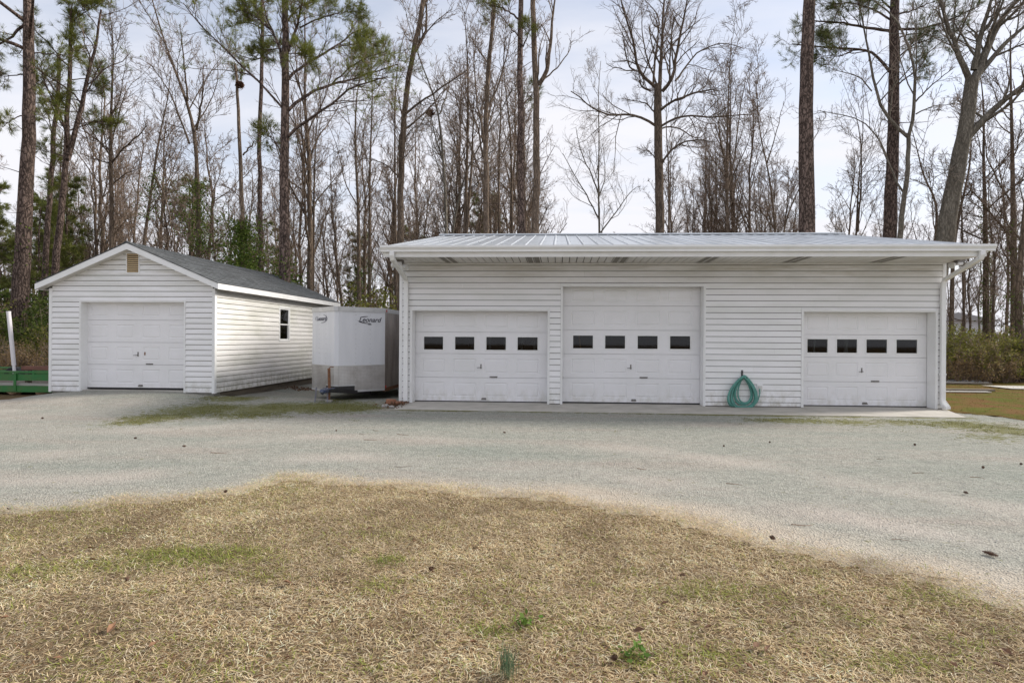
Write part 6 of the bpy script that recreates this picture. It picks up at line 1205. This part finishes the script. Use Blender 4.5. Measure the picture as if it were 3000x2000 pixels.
p = PZ(2900, 1632); o = cone_mesh(.085, .020, 9).build('pine_cone', 'pinecone'); o.location = (p.x, p.y, gzf(p.x,p.y)+.019); o.rotation_euler = (0, 0, .5); tag(o, 'long closed tan pine cone lying alone on the gravel', 'pine cone')
lm = None; rl = random.Random(5)
for i in range(34):
    x, y = rl.uniform(0, 3000), 1480 + 520*rl.random(); p = PZ(x, y)
    if sdist(np.array([[p.x, p.y]]), EDGE, POLY)[0] < .1: continue
    if lm is None:
        mb = MB(); vs = [(0,-.03,0),(.014,-.012,.006),(.017,.008,.012),(.006,.03,.006),(0,.042,.012),(-.006,.03,.007),(-.016,.006,.014),(-.012,-.014,.004),(0,-.01,-.001),(0,.012,.0)]; mb.add(vs, [(0,1,8),(1,2,9,8),(2,3,9),(3,4,9),(4,5,9),(5,6,9),(6,7,8,9),(7,0,8)]); o = mb.build('fallen_leaf', 'dry_leaf'); lm = o.data
    else: o = bpy.data.objects.new('fallen_leaf', lm); COL.objects.link(o)
    o.location = (p.x, p.y, gzf(p.x,p.y)+.042); o.rotation_euler = (rl.uniform(-.4,.4), rl.uniform(-.4,.4), rl.uniform(0,6.28)); s = rl.uniform(.5, .95); o.scale = (s,s,s); tag(o, 'curled brown dead leaf lying in the dry lawn', 'leaf', 'fallen leaves on the lawn')
for i, (x, y) in enumerate([(1060,1272),(1085,1290),(1180,1275),(2580,1345),(2690,1385),(2860,1400),(2640,1585),(1880,1378),(2350,1540),(1180,1365),(640,1330),(2150,1420),(2760,1700),(2700,1690),(1100,1262)]):
    p = PZ(x, y); a = rl.uniform(-.5, .5); L_t = rl.uniform(.10, .26); pts = [Vector((p.x + math.cos(a)*L_t*(t-.5), p.y + math.sin(a)*L_t*(t-.5) + .012*math.sin(t*5+i), gzf(p.x,p.y)+.008)) for t in (0,.25,.5,.75,1)]
    o = MB().tube(pts, [.003,.003,.0026,.002,.0014], 5).build('twig', 'rust' if i % 3 else 'twig'); tag(o, 'thin fallen twig lying on the gravel drive', 'twig', 'twigs on the drive')
# dead leaf drift by the sill and the apron corner
r = np.random.default_rng(91); q = []
for (x, y, sx, sy, n) in ((870, 1137, .35, .25, 260), (1160, 1187, .18, .22, 220)):
    c = PZ(x, y, -.08 if x < 900 else 0); P_ = np.column_stack([r.normal(c.x, sx, n), r.normal(c.y, sy, n)]); P_ = P_[P_[:,0] > HX1 + .02]; P_ = P_[P_[:,0] < GX0 + .3]; q.append(np.column_stack([P_, gz(P_[:,0], P_[:,1]) + .012 + .03*r.random(len(P_))]))
V_, F2_, C_ = leaves(r, np.concatenate(q), (.04,.09), ((.12,.07,.045),(.22,.13,.08)), up=1.5); o = mobj('leaf_drift', np_mesh('leaf_drift', V_, F2_, 'leafy', C_)); o['kind'] = 'stuff'; tag(o, 'drifts of dead leaves by the sill and apron corner', 'leaves')
# rush tuft and weeds in the lawn
def tuft(px_, py_, n, h, w, col, spread, lab, seed, lean=.12, name='grass_tuft'):
    r = np.random.default_rng(seed); c = PZ(px_, py_); P_ = np.column_stack([r.normal(c.x, w, n), r.normal(c.y, w, n)]); az = r.uniform(0, 6.28, n); el = np.clip(np.pi/2 - np.abs(r.normal(0, spread, n)), .2, 1.57)
    me = blades(P_, r.uniform(.5, 1.1, n)*h, r.uniform(.0016, .003, n), az, el, np.array(col)[None]*r.uniform(.65, 1.35, (n,1)), bend=lean, name=name); o = mobj(name, me); tag(o, lab, 'plant')
    if w > .03: o['kind'] = 'stuff'
tuft(1486, 1995, 110, .17, .022, (.10,.17,.095), .14, 'upright blue green rush tuft in the dry lawn', 1, .05)
tuft(1430, 1865, 60, .08, .05, (.16,.22,.05), .6, 'bright green grass clump behind the rush tuft', 2)
tuft(1125, 1660, 60, .07, .045, (.16,.22,.05), .6, 'bright green grass clump in the middle of the lawn', 3)
tuft(590, 1640, 220, .075, .16, (.13,.20,.04), .6, 'wide lush green grass patch in the dry lawn', 4)
tuft(460, 1665, 120, .07, .12, (.14,.20,.045), .6, 'green grass patch beside the wide lush patch', 5)
def rosette(px_, py_, lab, seed):
    r = np.random.default_rng(seed); c = PZ(px_, py_); n = 34; P_ = np.column_stack([r.normal(c.x, .035, n), r.normal(c.y, .03, n), .03 + .03*r.random(n)]); V_, F2_, C_ = leaves(r, P_, (.02,.045), ((.09,.17,.03),(.17,.25,.06)), up=2.); o = mobj('weed', np_mesh('weed', V_, F2_, 'leafy', C_)); tag(o, lab, 'weed')
rosette(1535, 1840, 'low broad leaved weed beyond the rush tuft', 1); rosette(1865, 1935, 'low broad leaved weed to the right of the rush tuft', 2)
